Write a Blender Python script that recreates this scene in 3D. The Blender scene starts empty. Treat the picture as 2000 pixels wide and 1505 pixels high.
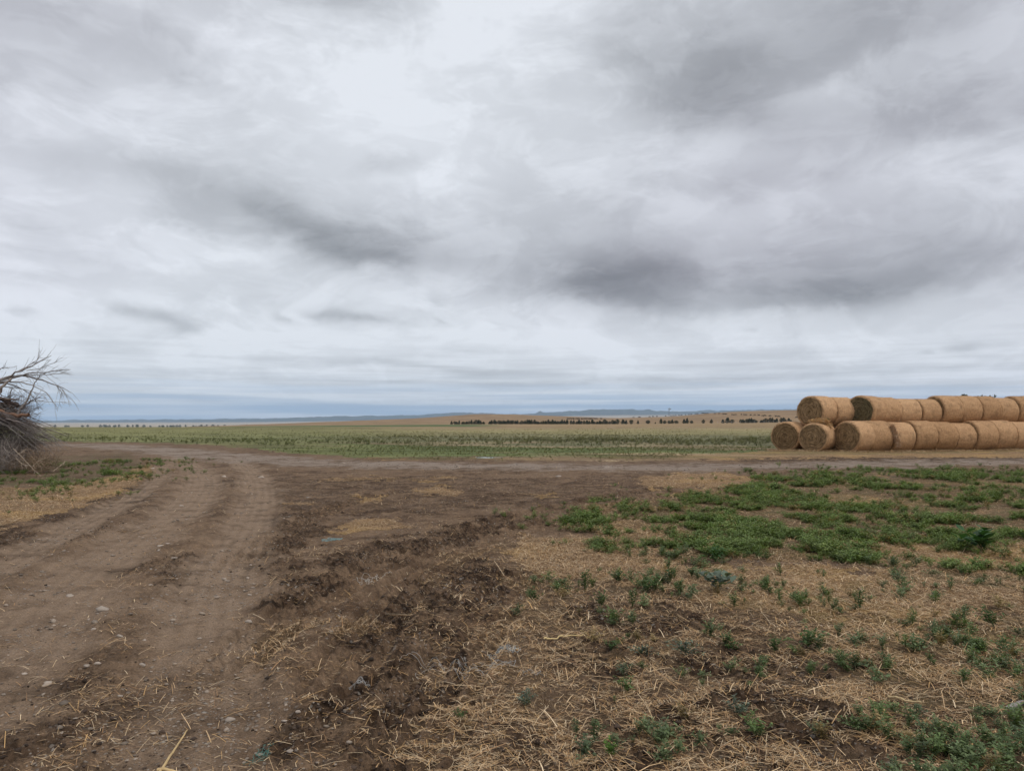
import bpy, math, random
import numpy as np
from mathutils import Vector, Matrix
random.seed(7)
rng = np.random.default_rng(11)
S = bpy.context.scene
COL = S.collection
R = math.radians

# ------------------------------------------------------------------ camera
EYE, HZ, F = 1.62, 818.0, 1500.0          # eye height (m), eye-level row and focal length in photo pixels
cam = bpy.data.cameras.new('camera')
cam_o = bpy.data.objects.new('camera', cam); COL.objects.link(cam_o)
cam.sensor_width = 36.0; cam.lens = 36.0 * F / 2000.0
cam.shift_y = (HZ - 752.5) / 2000.0
cam.clip_start = 0.05; cam.clip_end = 60000
cam_o.location = (0, 0, EYE); cam_o.rotation_euler = (R(90), 0, 0)
S.camera = cam_o

# ------------------------------------------------------------------ view + sun
S.view_settings.view_transform = 'Standard'; S.view_settings.look = 'None'
S.view_settings.gamma = 1; S.view_settings.use_curve_mapping = False
S.view_settings.exposure = 0.0
S.cycles.volume_bounces = 1; S.cycles.max_bounces = 8
HAZE = 5e-5
SUN_EL, SUN_AZ = R(52), R(128)            # azimuth clockwise from +Y (the viewing direction)
sun = bpy.data.lights.new('sun', 'SUN'); sun.energy = 1.5; sun.angle = R(14); sun.color = (1.0, .95, .88)
sun_o = bpy.data.objects.new('sun', sun); COL.objects.link(sun_o)
sd = Vector((math.sin(SUN_AZ)*math.cos(SUN_EL), math.cos(SUN_AZ)*math.cos(SUN_EL), math.sin(SUN_EL)))
sun_o.rotation_euler = sd.to_track_quat('Z', 'Y').to_euler()
sun_o.location = (0, 0, 60)

# ------------------------------------------------------------------ node helpers
class NT:
    def __init__(s, tree): s.t = tree
    def new(s, typ, **kw):
        n = s.t.nodes.new(typ)
        for k, v in kw.items(): setattr(n, k, v)
        return n
    def put(s, sock, v):
        if isinstance(v, bpy.types.NodeSocket): s.t.links.new(v, sock)
        elif v is not None:
            if isinstance(v, (tuple, list)) and len(v) == 3 and sock.type == 'RGBA': v = (*v, 1)
            sock.default_value = v
    def m(s, op, a, b=None, c=None, clamp=False):
        n = s.new('ShaderNodeMath', operation=op); n.use_clamp = clamp
        s.put(n.inputs[0], a)
        if b is not None: s.put(n.inputs[1], b)
        if c is not None: s.put(n.inputs[2], c)
        return n.outputs[0]
    def v(s, op, a, b=None):
        n = s.new('ShaderNodeVectorMath', operation=op); s.put(n.inputs[0], a)
        if b is not None: s.put(n.inputs[1], b)
        return n.outputs[0]
    def comb(s, x, y, z):
        n = s.new('ShaderNodeCombineXYZ'); s.put(n.inputs[0], x); s.put(n.inputs[1], y); s.put(n.inputs[2], z); return n.outputs[0]
    def sep(s, v):
        n = s.new('ShaderNodeSeparateXYZ'); s.put(n.inputs[0], v); return n.outputs
    def noise(s, vec, scale, detail=4, rough=.55, dist=0, dim='3D', w=None, typ='FBM'):
        n = s.new('ShaderNodeTexNoise', noise_dimensions=dim); n.noise_type = typ
        s.put(n.inputs['Vector'], vec); n.inputs['Scale'].default_value = scale
        n.inputs['Detail'].default_value = detail; n.inputs['Roughness'].default_value = rough
        n.inputs['Distortion'].default_value = dist
        if w is not None: s.put(n.inputs['W'], w)
        return n.outputs['Fac']
    def mix(s, f, a, b, mode='MIX'):
        n = s.new('ShaderNodeMix', data_type='RGBA', blend_type=mode); n.clamp_factor = True
        s.put(n.inputs[0], f); s.put(n.inputs[6], a); s.put(n.inputs[7], b); return n.outputs[2]
    def ss(s, x, lo, hi, a=0.0, b=1.0):
        n = s.new('ShaderNodeMapRange', interpolation_type='SMOOTHSTEP'); s.put(n.inputs[0], x)
        for i, v in enumerate((lo, hi, a, b)): s.put(n.inputs[i+1], v)
        return n.outputs[0]
    def attr(s, name):
        n = s.new('ShaderNodeAttribute'); n.attribute_name = name; return n

# ------------------------------------------------------------------ world: overcast sky
W = bpy.data.worlds.new('World'); S.world = W; W.use_nodes = True
W.node_tree.nodes.clear()
w = NT(W.node_tree)
# a node group for one soft cloud patch, placed by compass direction and elevation
g = bpy.data.node_groups.new('cloud_patch', 'ShaderNodeTree')
for nm in ('az', 'el', 'az0', 'el0', 'ra', 'rup', 'rdn', 'cos', 'sin', 'amp'):
    g.interface.new_socket(nm, in_out='INPUT', socket_type='NodeSocketFloat')
g.interface.new_socket('out', in_out='OUTPUT', socket_type='NodeSocketFloat')
gn = NT(g); gi = gn.new('NodeGroupInput'); go = gn.new('NodeGroupOutput'); I = gi.outputs
da = gn.m('SUBTRACT', I['az'], I['az0']); de = gn.m('SUBTRACT', I['el'], I['el0'])
xx = gn.m('SUBTRACT', gn.m('MULTIPLY', da, I['cos']), gn.m('MULTIPLY', de, I['sin']))
yy = gn.m('ADD', gn.m('MULTIPLY', da, I['sin']), gn.m('MULTIPLY', de, I['cos']))
xx = gn.m('DIVIDE', xx, I['ra'])
yy = gn.m('ADD', gn.m('DIVIDE', gn.m('MAXIMUM', yy, 0.0), I['rup']), gn.m('DIVIDE', gn.m('MAXIMUM', gn.m('MULTIPLY', yy, -1.0), 0.0), I['rdn']))
rr = gn.m('ADD', gn.m('MULTIPLY', xx, xx), gn.m('MULTIPLY', yy, yy))
ex = gn.m('EXPONENT', gn.m('MULTIPLY', rr, -1.0))
gn.put(go.inputs[0], gn.m('MULTIPLY', ex, I['amp']))

tc = w.new('ShaderNodeTexCoord').outputs['Generated']
dv = w.v('NORMALIZE', tc)
dx, dy, dz = w.sep(dv)
az = w.m('ARCTAN2', dx, dy); el = w.m('ARCSINE', dz)
zc = w.m('ADD', w.m('MAXIMUM', dz, 0.0), .42)
P = w.comb(w.m('DIVIDE', dx, zc), w.m('DIVIDE', dy, zc), 0.0)          # a cloud deck seen in perspective
Q = w.comb(w.m('MULTIPLY', az, 1.0), w.m('MULTIPLY', el, 1.45), w.m('MULTIPLY', az, .2))
n1 = w.noise(w.v('ADD', Q, (3.3, 0, 0)), 4.5, 8, .6, .2); n2 = w.noise(w.v('ADD', Q, (7.3, 2.1, 5)), 4.5, 8, .6, .2)
fine = w.noise(w.v('ADD', P, (3.3, 9.1, 0)), 3.2, 9, .6, .6)
mid = w.noise(w.v('ADD', P, (13.3, 4.1, 0)), .75, 5, .55, .4)
azw = w.m('ADD', az, w.m('MULTIPLY', w.m('SUBTRACT', n1, .5), .22))
elw = w.m('ADD', el, w.m('MULTIPLY', w.m('SUBTRACT', n2, .5), w.m('MULTIPLY', w.m('ADD', el, .05), .30)))
# (px, py, half width, soft upper, soft lower, tilt deg (clockwise), amount)
PATCH = [(40,50,330,130,130,0,-.13),(300,110,180,50,50,14,-.08),(430,20,220,80,60,0,-.06),(690,10,150,70,55,0,-.12),(30,170,60,30,30,0,-.05),
 (950,30,150,170,120,0,.06),(600,150,330,110,130,12,.03),(800,270,200,80,70,20,.03),(1560,380,540,230,190,0,-.075),(1500,60,420,160,120,0,-.05),(850,120,40,90,90,30,.03),
 (200,330,260,60,60,0,-.04),(400,385,230,25,40,10,-.08),(785,338,62,24,20,-4,-.09),
 (640,450,290,70,50,14,-.10),(730,490,190,55,26,3,-.20),(560,425,150,30,26,18,-.05),(120,475,110,40,28,8,-.09),(380,432,80,25,14,15,-.08),
 (1750,40,480,190,110,0,-.14),(1250,90,160,100,100,0,-.06),(1380,200,170,95,65,12,-.17),(1500,240,110,40,30,8,-.06),
 (1850,230,260,75,70,0,-.12),(1640,150,120,25,25,-5,.05),(1780,345,260,40,50,0,.06),(1480,345,160,30,30,0,-.08),
 (1060,420,150,90,60,0,-.04),(1160,510,170,55,60,0,-.12),(1230,575,140,60,24,8,-.20),(1130,555,140,40,30,0,-.08),
 (1480,520,420,90,70,0,-.10),(1590,578,260,55,24,-3,-.20),(1850,530,220,70,45,-8,-.13),(1950,470,120,40,40,0,-.07),
 (160,590,260,22,40,0,.05),(620,665,420,30,40,0,.05),(1120,665,200,25,25,4,.06),(900,600,140,30,30,0,.03),
 (250,616,62,13,12,8,-.15),(300,640,32,10,10,8,-.10),(45,606,26,7,8,8,-.10),(530,620,30,8,8,12,-.10),(640,612,58,11,9,4,-.10),
 (705,620,48,10,10,6,-.12),(845,630,18,8,9,15,-.08),(880,585,22,16,12,0,-.05),(1930,686,60,9,9,0,-.12),(1820,695,22,5,4,0,-.09),(1468,646,14,5,4,0,-.05),
 (800,712,170,9,7,3,-.10),(1240,743,400,10,8,0,-.09),(1730,725,330,12,9,0,-.07),(330,735,260,9,7,2,-.05),(950,752,200,7,6,0,-.07)]
acc = None
for (cx, cy, rx, ru, rd, rot, amp) in PATCH:
    a0 = math.atan((cx-1000)/F); e0 = math.atan((HZ-cy)/F*math.cos(a0))
    ca = math.cos(a0)
    gg = w.new('ShaderNodeGroup'); gg.node_tree = g
    for k, val in dict(az=azw, el=elw, az0=a0, el0=e0, ra=rx/F*ca*ca, rup=ru/F*ca*math.cos(e0), rdn=rd/F*ca*math.cos(e0),
                       cos=math.cos(R(rot)), sin=math.sin(R(rot)), amp=amp*.9).items(): w.put(gg.inputs[k], val)
    acc = gg.outputs[0] if acc is None else w.m('ADD', acc, gg.outputs[0])
# long thin streaks low over the horizon
st = w.noise(w.comb(w.m('MULTIPLY', az, 5.0), w.m('MULTIPLY', el, 95.0), 0.0), 1.0, 5, .55, .25)
low = w.ss(el, .045, .12, 1.0, 0.0)
G = w.m('ADD', acc, .898)
G = w.m('ADD', G, w.m('MULTIPLY', w.m('SUBTRACT', fine, .5), .11))
G = w.m('ADD', G, w.m('MULTIPLY', w.m('SUBTRACT', mid, .5), .12))
G = w.m('ADD', G, w.m('MULTIPLY', w.m('MULTIPLY', w.m('SUBTRACT', st, .5), low), .42))
lay1 = w.noise(w.v('MULTIPLY', w.v('ADD', Q, (1.7, .3, 2.0)), (1.0, 1.35, 1.0)), 5.5, 9, .62, .7)
lay2 = w.noise(w.v('MULTIPLY', w.v('ADD', Q, (9.7, 4.3, 1.0)), (1.0, 1.7, 1.0)), 12.0, 8, .62, .5)
G = w.m('ADD', G, w.m('MULTIPLY', w.m('SUBTRACT', w.ss(lay1, .46, .58), .5), .045))
G = w.m('ADD', G, w.m('MULTIPLY', w.m('SUBTRACT', w.ss(lay2, .45, .60), .5), .028))
G = w.m('ADD', G, w.m('MULTIPLY', w.ss(el, .0, .14, 1.0, 0.0), .03))
G = w.m('MINIMUM', w.m('MAXIMUM', G, .42), .94)
lin = w.m('POWER', G, 2.2)
warm = w.ss(G, .55, .85)
tint = w.mix(warm, (1.0, .97, 1.10), (.965, .98, 1.07))
tn = w.noise(w.v('ADD', P, (1.3, 29.1, 0)), .5, 2, .5)
tint = w.mix(w.ss(tn, .45, .62), tint, (.945, .985, 1.05))
cloud = w.mix(1.0, w.comb(lin, lin, lin), tint, 'MULTIPLY')
blue = w.m('MULTIPLY', w.ss(el, .008, .062, .9, 0.0), w.ss(w.noise(w.comb(w.m('MULTIPLY', az, 3.0), w.m('MULTIPLY', el, 110.0), 4.0), 1.0, 3, .5), .38, .62))
cloud = w.mix(blue, cloud, (.345, .475, .655))
bc = w.new('ShaderNodeBackground'); w.put(bc.inputs[0], cloud); bc.inputs[1].default_value = 1.0
sk = w.new('ShaderNodeTexSky', sky_type='NISHITA'); sk.sun_disc = False; sk.sun_elevation = SUN_EL; sk.sun_rotation = SUN_AZ
bs = w.new('ShaderNodeBackground'); w.put(bs.inputs[0], sk.outputs[0]); bs.inputs[1].default_value = .1
mx = w.new('ShaderNodeMixShader'); mx.inputs[0].default_value = .95
w.t.links.new(bs.outputs[0], mx.inputs[1]); w.t.links.new(bc.outputs[0], mx.inputs[2])
wo = w.new('ShaderNodeOutputWorld'); w.t.links.new(mx.outputs[0], wo.inputs[0])

# ------------------------------------------------------------------ numpy noise and ground maps
perm = rng.permutation(512); perm = np.concatenate([perm, perm])
ang = rng.random(512) * 2 * np.pi; GX, GY = np.cos(ang), np.sin(ang)
def perlin(x, y):
    xi = np.floor(x).astype(np.int64); yi = np.floor(y).astype(np.int64)
    xf = x - xi; yf = y - yi; xi &= 511; yi &= 511
    u = xf*xf*xf*(xf*(xf*6-15)+10); v = yf*yf*yf*(yf*(yf*6-15)+10)
    def gd(a, b, fx, fy):
        h = perm[(perm[a & 511] + b) & 511]; return GX[h]*fx + GY[h]*fy
    n00 = gd(xi, yi, xf, yf); n10 = gd(xi+1, yi, xf-1, yf); n01 = gd(xi, yi+1, xf, yf-1); n11 = gd(xi+1, yi+1, xf-1, yf-1)
    return (n00*(1-u)+n10*u)*(1-v) + (n01*(1-u)+n11*u)*v            # about -0.7 .. 0.7
def fbm(x, y, o=4, r=.5, off=0.):
    t = 0; a = 1.; s = 1.
    for i in range(o):
        t = t + a*perlin(x*s + off + 17.3*i, y*s - off + 9.1*i); a *= r; s *= 2.03
    return t
def sstep(x, lo, hi):
    t = np.clip((x-lo)/(hi-lo), 0, 1); return t*t*(3-2*t)
def topx(X, Y):                                                     # plan position -> survey coordinates of the ground plan
    Yc = np.maximum(Y, .5); return 1000 + F*X/Yc, HZ + EYE*F/Yc
def gp(px, py):                                                     # the other way: a flat-ground point
    Y = EYE*F/(py-HZ); return ((px-1000)/F*Y, Y)
def inpoly(px, py, pts):
    c = np.zeros(px.shape, bool); n = len(pts)
    for i in range(n):
        x1, y1 = pts[i]; x2, y2 = pts[(i+1) % n]
        if y1 == y2: continue
        c ^= ((y1 > py) != (y2 > py)) & (px < (x2-x1)*(py-y1)/(y2-y1)+x1)
    return c
def pdist(X, Y, pts):                                               # distance to a polyline given in survey coordinates
    P = np.array([gp(*p) for p in pts]); d = np.full(X.shape, 1e9); sg = np.zeros(X.shape); L = np.zeros(X.shape); acc = 0
    for i in range(len(P)-1):
        a, b = P[i], P[i+1]; ab = b-a; l = np.hypot(*ab)
        t = np.clip(((X-a[0])*ab[0]+(Y-a[1])*ab[1])/l**2, 0, 1)
        ex = X-a[0]-t*ab[0]; ey = Y-a[1]-t*ab[1]; dd = np.hypot(ex, ey); k = dd < d
        d = np.where(k, dd, d); sg = np.where(k, ab[0]*ey-ab[1]*ex, sg); L = np.where(k, acc+t*l, L); acc += l
    return d, np.sign(sg), L
def smooth_line(pts, n=4):
    p = [np.array(q, float) for q in pts]
    for _ in range(2):
        q = [p[0]]
        for a, b in zip(p[:-1], p[1:]): q += [a*.75+b*.25, a*.25+b*.75]
        q.append(p[-1]); p = q
    return p
TRACKS = [  # (line, half width, depth, treaded)
 (smooth_line([(455,893),(500,930),(508,965),(492,1010),(455,1075),(425,1140),(405,1230),(392,1330),(380,1600)]), .42, .030, 0),
 (smooth_line([(350,893),(398,930),(392,960),(345,1005),(250,1060),(140,1135),(60,1215),(0,1300),(-120,1420)]), .50, .028, 0),
 (smooth_line([(330,905),(300,940),(235,985),(130,1035),(0,1105),(-200,1210)]), .34, .03, 0),
 (smooth_line([(1560,918),(1420,938),(1240,962),(1010,1010),(860,1060),(730,1115),(640,1160),(540,1215),(440,1300)]), .28, .035, 1),
 (smooth_line([(1330,962),(1130,1005),(960,1050),(840,1110),(770,1170),(700,1260),(650,1350)]), .28, .03, 1),
 (smooth_line([(1020,1130),(960,1190),(905,1270),(860,1350),(800,1500)]), .26, .035, 1),
 (smooth_line([(760,960),(660,990),(560,1030),(470,1090)]), .25, .03, 1)]
ROAD = smooth_line([(140,868),(240,872),(330,880),(420,890),(560,902),(800,908),(1000,911),(1200,913),(1400,912),(1560,909),(1750,905),(2000,901),(2400,897)])
G_POLY = [(.98, [(1480,925),(1700,918),(3600,910),(3600,1080),(1930,1072),(1760,1058),(1705,1070),(1740,1095),(1820,1115),(3600,1135),(3600,1160),(1990,1146),(1790,1132),(1690,1112),(1640,1096),(1500,1090),(1400,1099),(1330,1099),(1220,1072),(1240,1052),(1290,1048),(1330,1035),(1300,1012),(1190,988),(1330,972),(1450,950)]),
 (.34, [(1070,1004),(1200,980),(1330,962),(1450,948),(1320,1040),(1230,1058),(1100,1030)]),
 (.52, [(1590,1140),(1740,1140),(1800,1215),(1900,1190),(3600,1220),(3600,1600),(1860,1600),(1760,1450),(1680,1340),(1570,1265),(1530,1200)]),
 (.10, [(1040,1110),(1600,1110),(1600,1250),(1800,1600),(1100,1600),(1200,1300),(1010,1170)]),
 (.40, [(1120,1118),(1420,1100),(1560,1145),(1650,1180),(1600,1205),(1440,1180),(1240,1160),(1130,1185)]),
 (.75, [(70,893),(240,884),(275,898),(245,935),(150,948),(95,930)]), (.97, [(-100,926),(60,930),(140,929),(138,943),(-100,945)]),
 (.45, [(-100,948),(118,948),(60,966),(-100,968)]), (.15, [(0,966),(70,966),(70,1000),(0,1000)])]
S_POLY = [(.9, [(1010,1038),(1240,1060),(1330,1105),(1700,1115),(3600,1155),(3600,1300),(1850,1200),(1500,1185),(1300,1150),(1120,1135),(990,1100)]),
 (.40, [(1000,1100),(3600,1150),(3600,1700),(760,1700),(870,1350),(1000,1160)]), (.56, [(1500,1150),(3600,1180),(3600,1420),(1800,1330),(1550,1230)]), (.30, [(830,1090),(1010,1050),(1000,1180),(870,1350),(700,1700),(640,1700),(800,1250)]),
 (.95, [(1700,1055),(3600,1068),(3600,1145),(1800,1125),(1690,1090)]), (.95, [(1250,932),(1330,924),(1400,922),(1500,934),(1480,944),(1350,952),(1262,950)]),
 (.85, [(-150,962),(150,945),(300,908),(275,950),(185,985),(90,1012),(-150,1055)]), (.62, [(1100,1000),(1450,938),(3600,908),(3600,1160),(1240,1090)]),
 (.78, [(1300,893),(1450,882),(1560,876),(3600,872),(3600,888),(1500,895),(1400,899)]), (.55, [(700,894),(1400,886),(1400,899),(700,899)]),
 (.95, [(625,1035),(700,1020),(780,1019),(796,1026),(720,1037),(640,1042)]), (.7, [(690,970),(760,965),(765,975),(700,979)]), (.75, [(780,957),(880,951),(905,960),(820,965)]),
 (.7, [(520,982),(610,977),(625,985),(560,991)]), (.6, [(600,936),(720,929),(790,935),(680,941)]), (.65, [(790,937),(900,929),(915,933),(840,941)]), (.6, [(1020,966),(1080,961),(1090,968),(1040,972)]),
 (.6, [(620,1215),(720,1195),(740,1230),(640,1245)]), (.4, [(500,1235),(600,1215),(600,1270),(470,1290)]),
 (.5, [(220,1045),(290,1020),(330,1025),(260,1055)]), (.8, [(1590,972),(1660,966),(1730,980),(1700,987)]), (.85, [(1860,998),(3600,992),(3600,1006),(1900,1006)]), (.8, [(1660,925),(1800,922),(1810,928),(1690,930)])]
D_POLY = [(1., [(890,1090),(1010,1125),(930,1230),(800,1420),(680,1700),(480,1700),(600,1400),(720,1290),(700,1215),(820,1130)]),
 (.9, [(1110,1200),(1250,1180),(1400,1195),(1400,1225),(1200,1235)]), (.9, [(1270,1290),(1420,1265),(1620,1300),(1560,1345),(1350,1330)]), (.9, [(1330,1370),(1560,1350),(1700,1395),(1600,1440),(1300,1430)]), (.8, [(1000,1400),(1250,1380),(1300,1480),(1150,1600),(950,1600)]), (.8, [(1050,1250),(1250,1250),(1230,1330),(1040,1320)]), (.7, [(1400,1450),(1700,1440),(1800,1600),(1400,1600)]),
 (.85, [(470,1040),(560,995),(640,1040),(520,1115),(440,1135),(425,1110)]), (.8, [(395,938),(470,930),(470,950),(400,955)]), (.8, [(-150,1060),(150,1000),(290,925),(300,975),(190,1040),(60,1100),(-150,1200)]),
 (.9, [(520,1125),(600,1090),(760,1050),(1000,1000),(1010,1030),(800,1090),(640,1150),(540,1190)]), (.9, [(130,975),(190,965),(240,970),(200,982)]), (.85, [(1380,895),(1550,889),(3600,886),(3600,895),(1500,902)]),
 (.5, [(520,930),(1300,935),(1250,975),(900,1000),(600,1010),(520,980)]), (.8, [(300,1100),(400,1080),(400,1150),(250,1130),(190,1110)]), (.55, [(0,1330),(200,1300),(350,1400),(300,1700),(-200,1700)]), (.8, [(1290,1045),(1400,1038),(1400,1060),(1310,1066)])]
EDGE_X = [-400, 120, 300, 400, 500, 600, 700, 850, 1000, 1200, 1400, 1500, 2000, 2500]
EDGE_Y = [860, 862, 864, 868, 876, 887, 893, 897, 898, 900, 896, 891, 882, 880]

COLS = np.array([-1500, 0, 200, 480, 700, 820, 940, 1060, 1200, 1300, 1430, 1560, 2000, 3500], float)
ST_D = [150, 300, 520, 700, 900, 1200, 1900, 3000, 5000, 9000, 10500, 12500, 14500, 20000]
def zy(D, ys): return [EYE + D*(HZ-y)/F for y in ys]
ST_Z = [[0]*14, zy(300, [840,838,836,833,831,830.5,830.5,830.5,830.5,830.5,830,829.5,829,829]),
 zy(520, [842,840,838,832,829.8,828.8,828,828,828,827,826,824,822,822]), zy(700, [844,842,840,830.5,824.5,821.5,818.5,818,820,818,812.5,809.5,808,808]),
 zy(900, [844,842,840,829.6,821,816.5,807.5,811,816.5,814,803.6,800.3,799,799]), zy(1200, [846,844,842,834,828,824,814,817,823,820,809,806,804,804]),
 [-28]*14, [-33]*14, [-40]*14,
 zy(9000, [826,826,825.5,825.5,824,822,820,815,814,813,812,812,812,812]), zy(10500, [825,825,824.5,824,821,818,815,812,810,809,808,808,808,808]),
 None, [-150]*14, [-300]*14]
CREST_X = [-1500,0,60,170,300,500,660,770,820,880,925,990,1048,1052,1056,1062,1068,1100,1130,1157,1230,1275,1310,1400,1560,2000,3500]
CREST_Y = [824,822,821,819.8,819,817.5,813,811,810,805.5,806,809,808,802.5,802.5,806.5,805,803.5,802.5,798.8,799.3,801.6,803,801.5,798.5,797,797]
UC = np.linspace(-2500, 4500, 1401)
def blur(a, k):
    ker = np.hanning(2*k+1); ker /= ker.sum(); return np.convolve(np.pad(a, k, 'edge'), ker, 'valid')
TAB = []
for D, z in zip(ST_D, ST_Z):
    if z is None: TAB.append(blur(EYE + D*(HZ-np.interp(UC, CREST_X, CREST_Y))/F, 1))
    else: TAB.append(blur(np.interp(UC, COLS, z), 12 if D < 8000 else 20))
TAB = np.array(TAB); LD = np.log(ST_D)
def macro(X, Y):
    r = np.hypot(X, Y); D = np.maximum(Y, .62*r); u = np.clip(np.where(Y > .01, 1000+F*X/np.maximum(Y, .01), np.sign(X)*9e3), -2500, 4500)
    ci = (u+2500)/5.0; c0 = np.clip(np.floor(ci).astype(int), 0, 1399); cf = ci-c0
    ld = np.log(np.maximum(D, 1)); k = np.clip(np.searchsorted(LD, ld)-1, 0, len(LD)-2)
    t = np.clip((ld-LD[k])/(LD[k+1]-LD[k]), 0, 1); t = t*t*(3-2*t)
    za = TAB[k, c0]*(1-cf)+TAB[k, c0+1]*cf; zb = TAB[k+1, c0]*(1-cf)+TAB[k+1, c0+1]*cf
    z = za*(1-t)+zb*t
    hill = sstep(D, 9300, 11500)*(1-sstep(D, 13500, 15000))
    z = z + hill*(34*np.abs(fbm(X/330, Y/600, 4, .6))-9)*np.where(u < 900, .6, 1.)
    z = z + sstep(D, 550, 800)*(1-sstep(D, 1500, 2500))*(.5*fbm(X/45, Y/45, 3))
    return z
def maps(X, Y):
    """straw, green, gravel, dark of the yard and its tracks"""
    px, py = topx(X, Y)
    sc = (py-HZ)
    nx = fbm(X*1.1, Y*1.1, 4, .6, 3.); ny = fbm(X*1.1, Y*1.1, 4, .6, 40.)
    qx = px + nx*sc*.22; qy = py + ny*sc*.075
    vis = (Y > .6)
    def lay(polys):
        m = np.zeros(X.shape)
        for v, p in polys: m = np.maximum(m, v*inpoly(qx, qy, p))
        return m*vis
    yard = (qy > np.interp(qx, EDGE_X, EDGE_Y)) | ~vis
    s = lay(S_POLY); gr = lay(G_POLY); d = lay(D_POLY)*sstep(fbm(X*1.9, Y*1.3, 4, .62, 44.), -.60, .0)
    s = np.where(yard, np.maximum(s, .10*sstep(fbm(X*.7, Y*.7, 3, .5, 8.), -.1, .4)), s)
    s = np.where(s > .57, s, s*(1 - .85*d*sstep(fbm(X*3, Y*3, 3, .5, 5.), -.45, 0.)))
    dr, _, _ = pdist(X, Y, ROAD); v = 1-sstep(dr + 1.4*nx + .5*ny, 1.0, 2.6)
    tr = np.zeros(X.shape)
    for ln, hw, dep, td in TRACKS[:3]:
        dd, _, LL = pdist(X, Y, ln); tr = np.maximum(tr, (1-sstep(dd+.35*nx+.10*ny, hw*.5, hw*1.5))*(.86+.14*np.cos(dd*2*np.pi/.15)*(dd < hw*1.2)))
    road = inpoly(qx, qy, [(320,893),(490,893),(525,960),(480,1060),(445,1130),(425,1300),(400,1700),(-400,1700),(-200,1300),(90,1130),(240,1060),(350,990),(290,930)])
    tr = np.maximum(tr, .14*road*vis)*(1-.35*sstep(py, 1230, 1400))
    s *= (1-.85*np.maximum(tr-.3, 0))*(1-.75*v)
    return s, gr, v, tr, d, yard, px, py
def height(X, Y, full=None):
    z = macro(X, Y)
    r = np.hypot(X, Y); near = 1-sstep(r, 40, 90)
    h = .05*fbm(X*.25, Y*.25, 3, .5, 1.) + .020*fbm(X*1.6, Y*1.1, 5, .62, 2.)
    m = full if full is not None else maps(X, Y)
    s, gr, v, tr, d, yard = m[:6]
    clod = np.abs(fbm(X*3.1, Y*3.1, 2, .5, 6.)) + .6*np.abs(fbm(X*8, Y*8, 3, .6, 7.))
    cl2 = np.abs(fbm(X*9, Y*9, 3, .6, 12.)); cl3 = fbm(X*24, Y*24, 2, .6, 15.)*(r < 14)
    soft = (1-.65*tr)*(1-.8*v)*yard
    h = h + soft*(.068*d*(clod-.25) + (.026+.03*d)*(cl2-.2)*(1-.6*gr) + (.010+.018*d)*cl3)
    for ln, hw, dep, td in TRACKS:
        dd, sg, L = pdist(X, Y, ln)
        rim = np.exp(-((dd-hw*1.25)/(hw*.35))**2)
        fl = 1-sstep(dd, hw*.75, hw*1.1)
        h = h*(1-.7*fl) - dep*fl + dep*.6*rim*(.7+1.6*fbm(L*1.1, dd*sg*9, 3, .65, 9.))
        h = h + fl*.005*np.cos(dd*2*np.pi/.15)
        if td: h = h + fl*.014*np.sin((L+dd*sg*.0+np.abs(dd)*1.2)*2*np.pi/.16)*(dd < hw*.9) + fl*.02*np.cos(dd*2*np.pi/.14)
    return z + h*near

# ------------------------------------------------------------------ mesh helpers
def np_mesh(name, V, faces, mat=None, cols=None, smooth=False):
    """faces: list of (k, array (n,k))"""
    me = bpy.data.meshes.new(name); V = np.asarray(V, np.float32)
    me.vertices.add(len(V)); me.vertices.foreach_set('co', V.ravel())
    nl = sum(f.size for f in faces); npoly = sum(len(f) for f in faces)
    idx = np.concatenate([f.ravel() for f in faces]).astype(np.int32)
    tot = np.concatenate([np.full(len(f), f.shape[1], np.int32) for f in faces])
    st = np.concatenate([[0], np.cumsum(tot)[:-1]]).astype(np.int32)
    me.loops.add(nl); me.loops.foreach_set('vertex_index', idx)
    me.polygons.add(npoly); me.polygons.foreach_set('loop_start', st); me.polygons.foreach_set('loop_total', tot)
    if smooth: me.polygons.foreach_set('use_smooth', np.ones(npoly, bool))
    if cols is not None:
        for k, c in cols.items():
            a = me.attributes.new(k, 'FLOAT_COLOR', 'POINT')
            c = np.asarray(c, np.float32)
            if c.shape[1] == 3: c = np.hstack([c, np.ones((len(c), 1), np.float32)])
            a.data.foreach_set('color', c.ravel())
    if mat: me.materials.append(mat)
    me.update(); me.validate(); return me
def link(name, me, parent=None, loc=(0,0,0), rot=(0,0,0), **props):
    o = bpy.data.objects.new(name, me); COL.objects.link(o); o.location = loc; o.rotation_euler = rot
    if parent: o.parent = parent
    for k, v in props.items():
        if v is not None: o[k] = v
    return o
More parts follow.
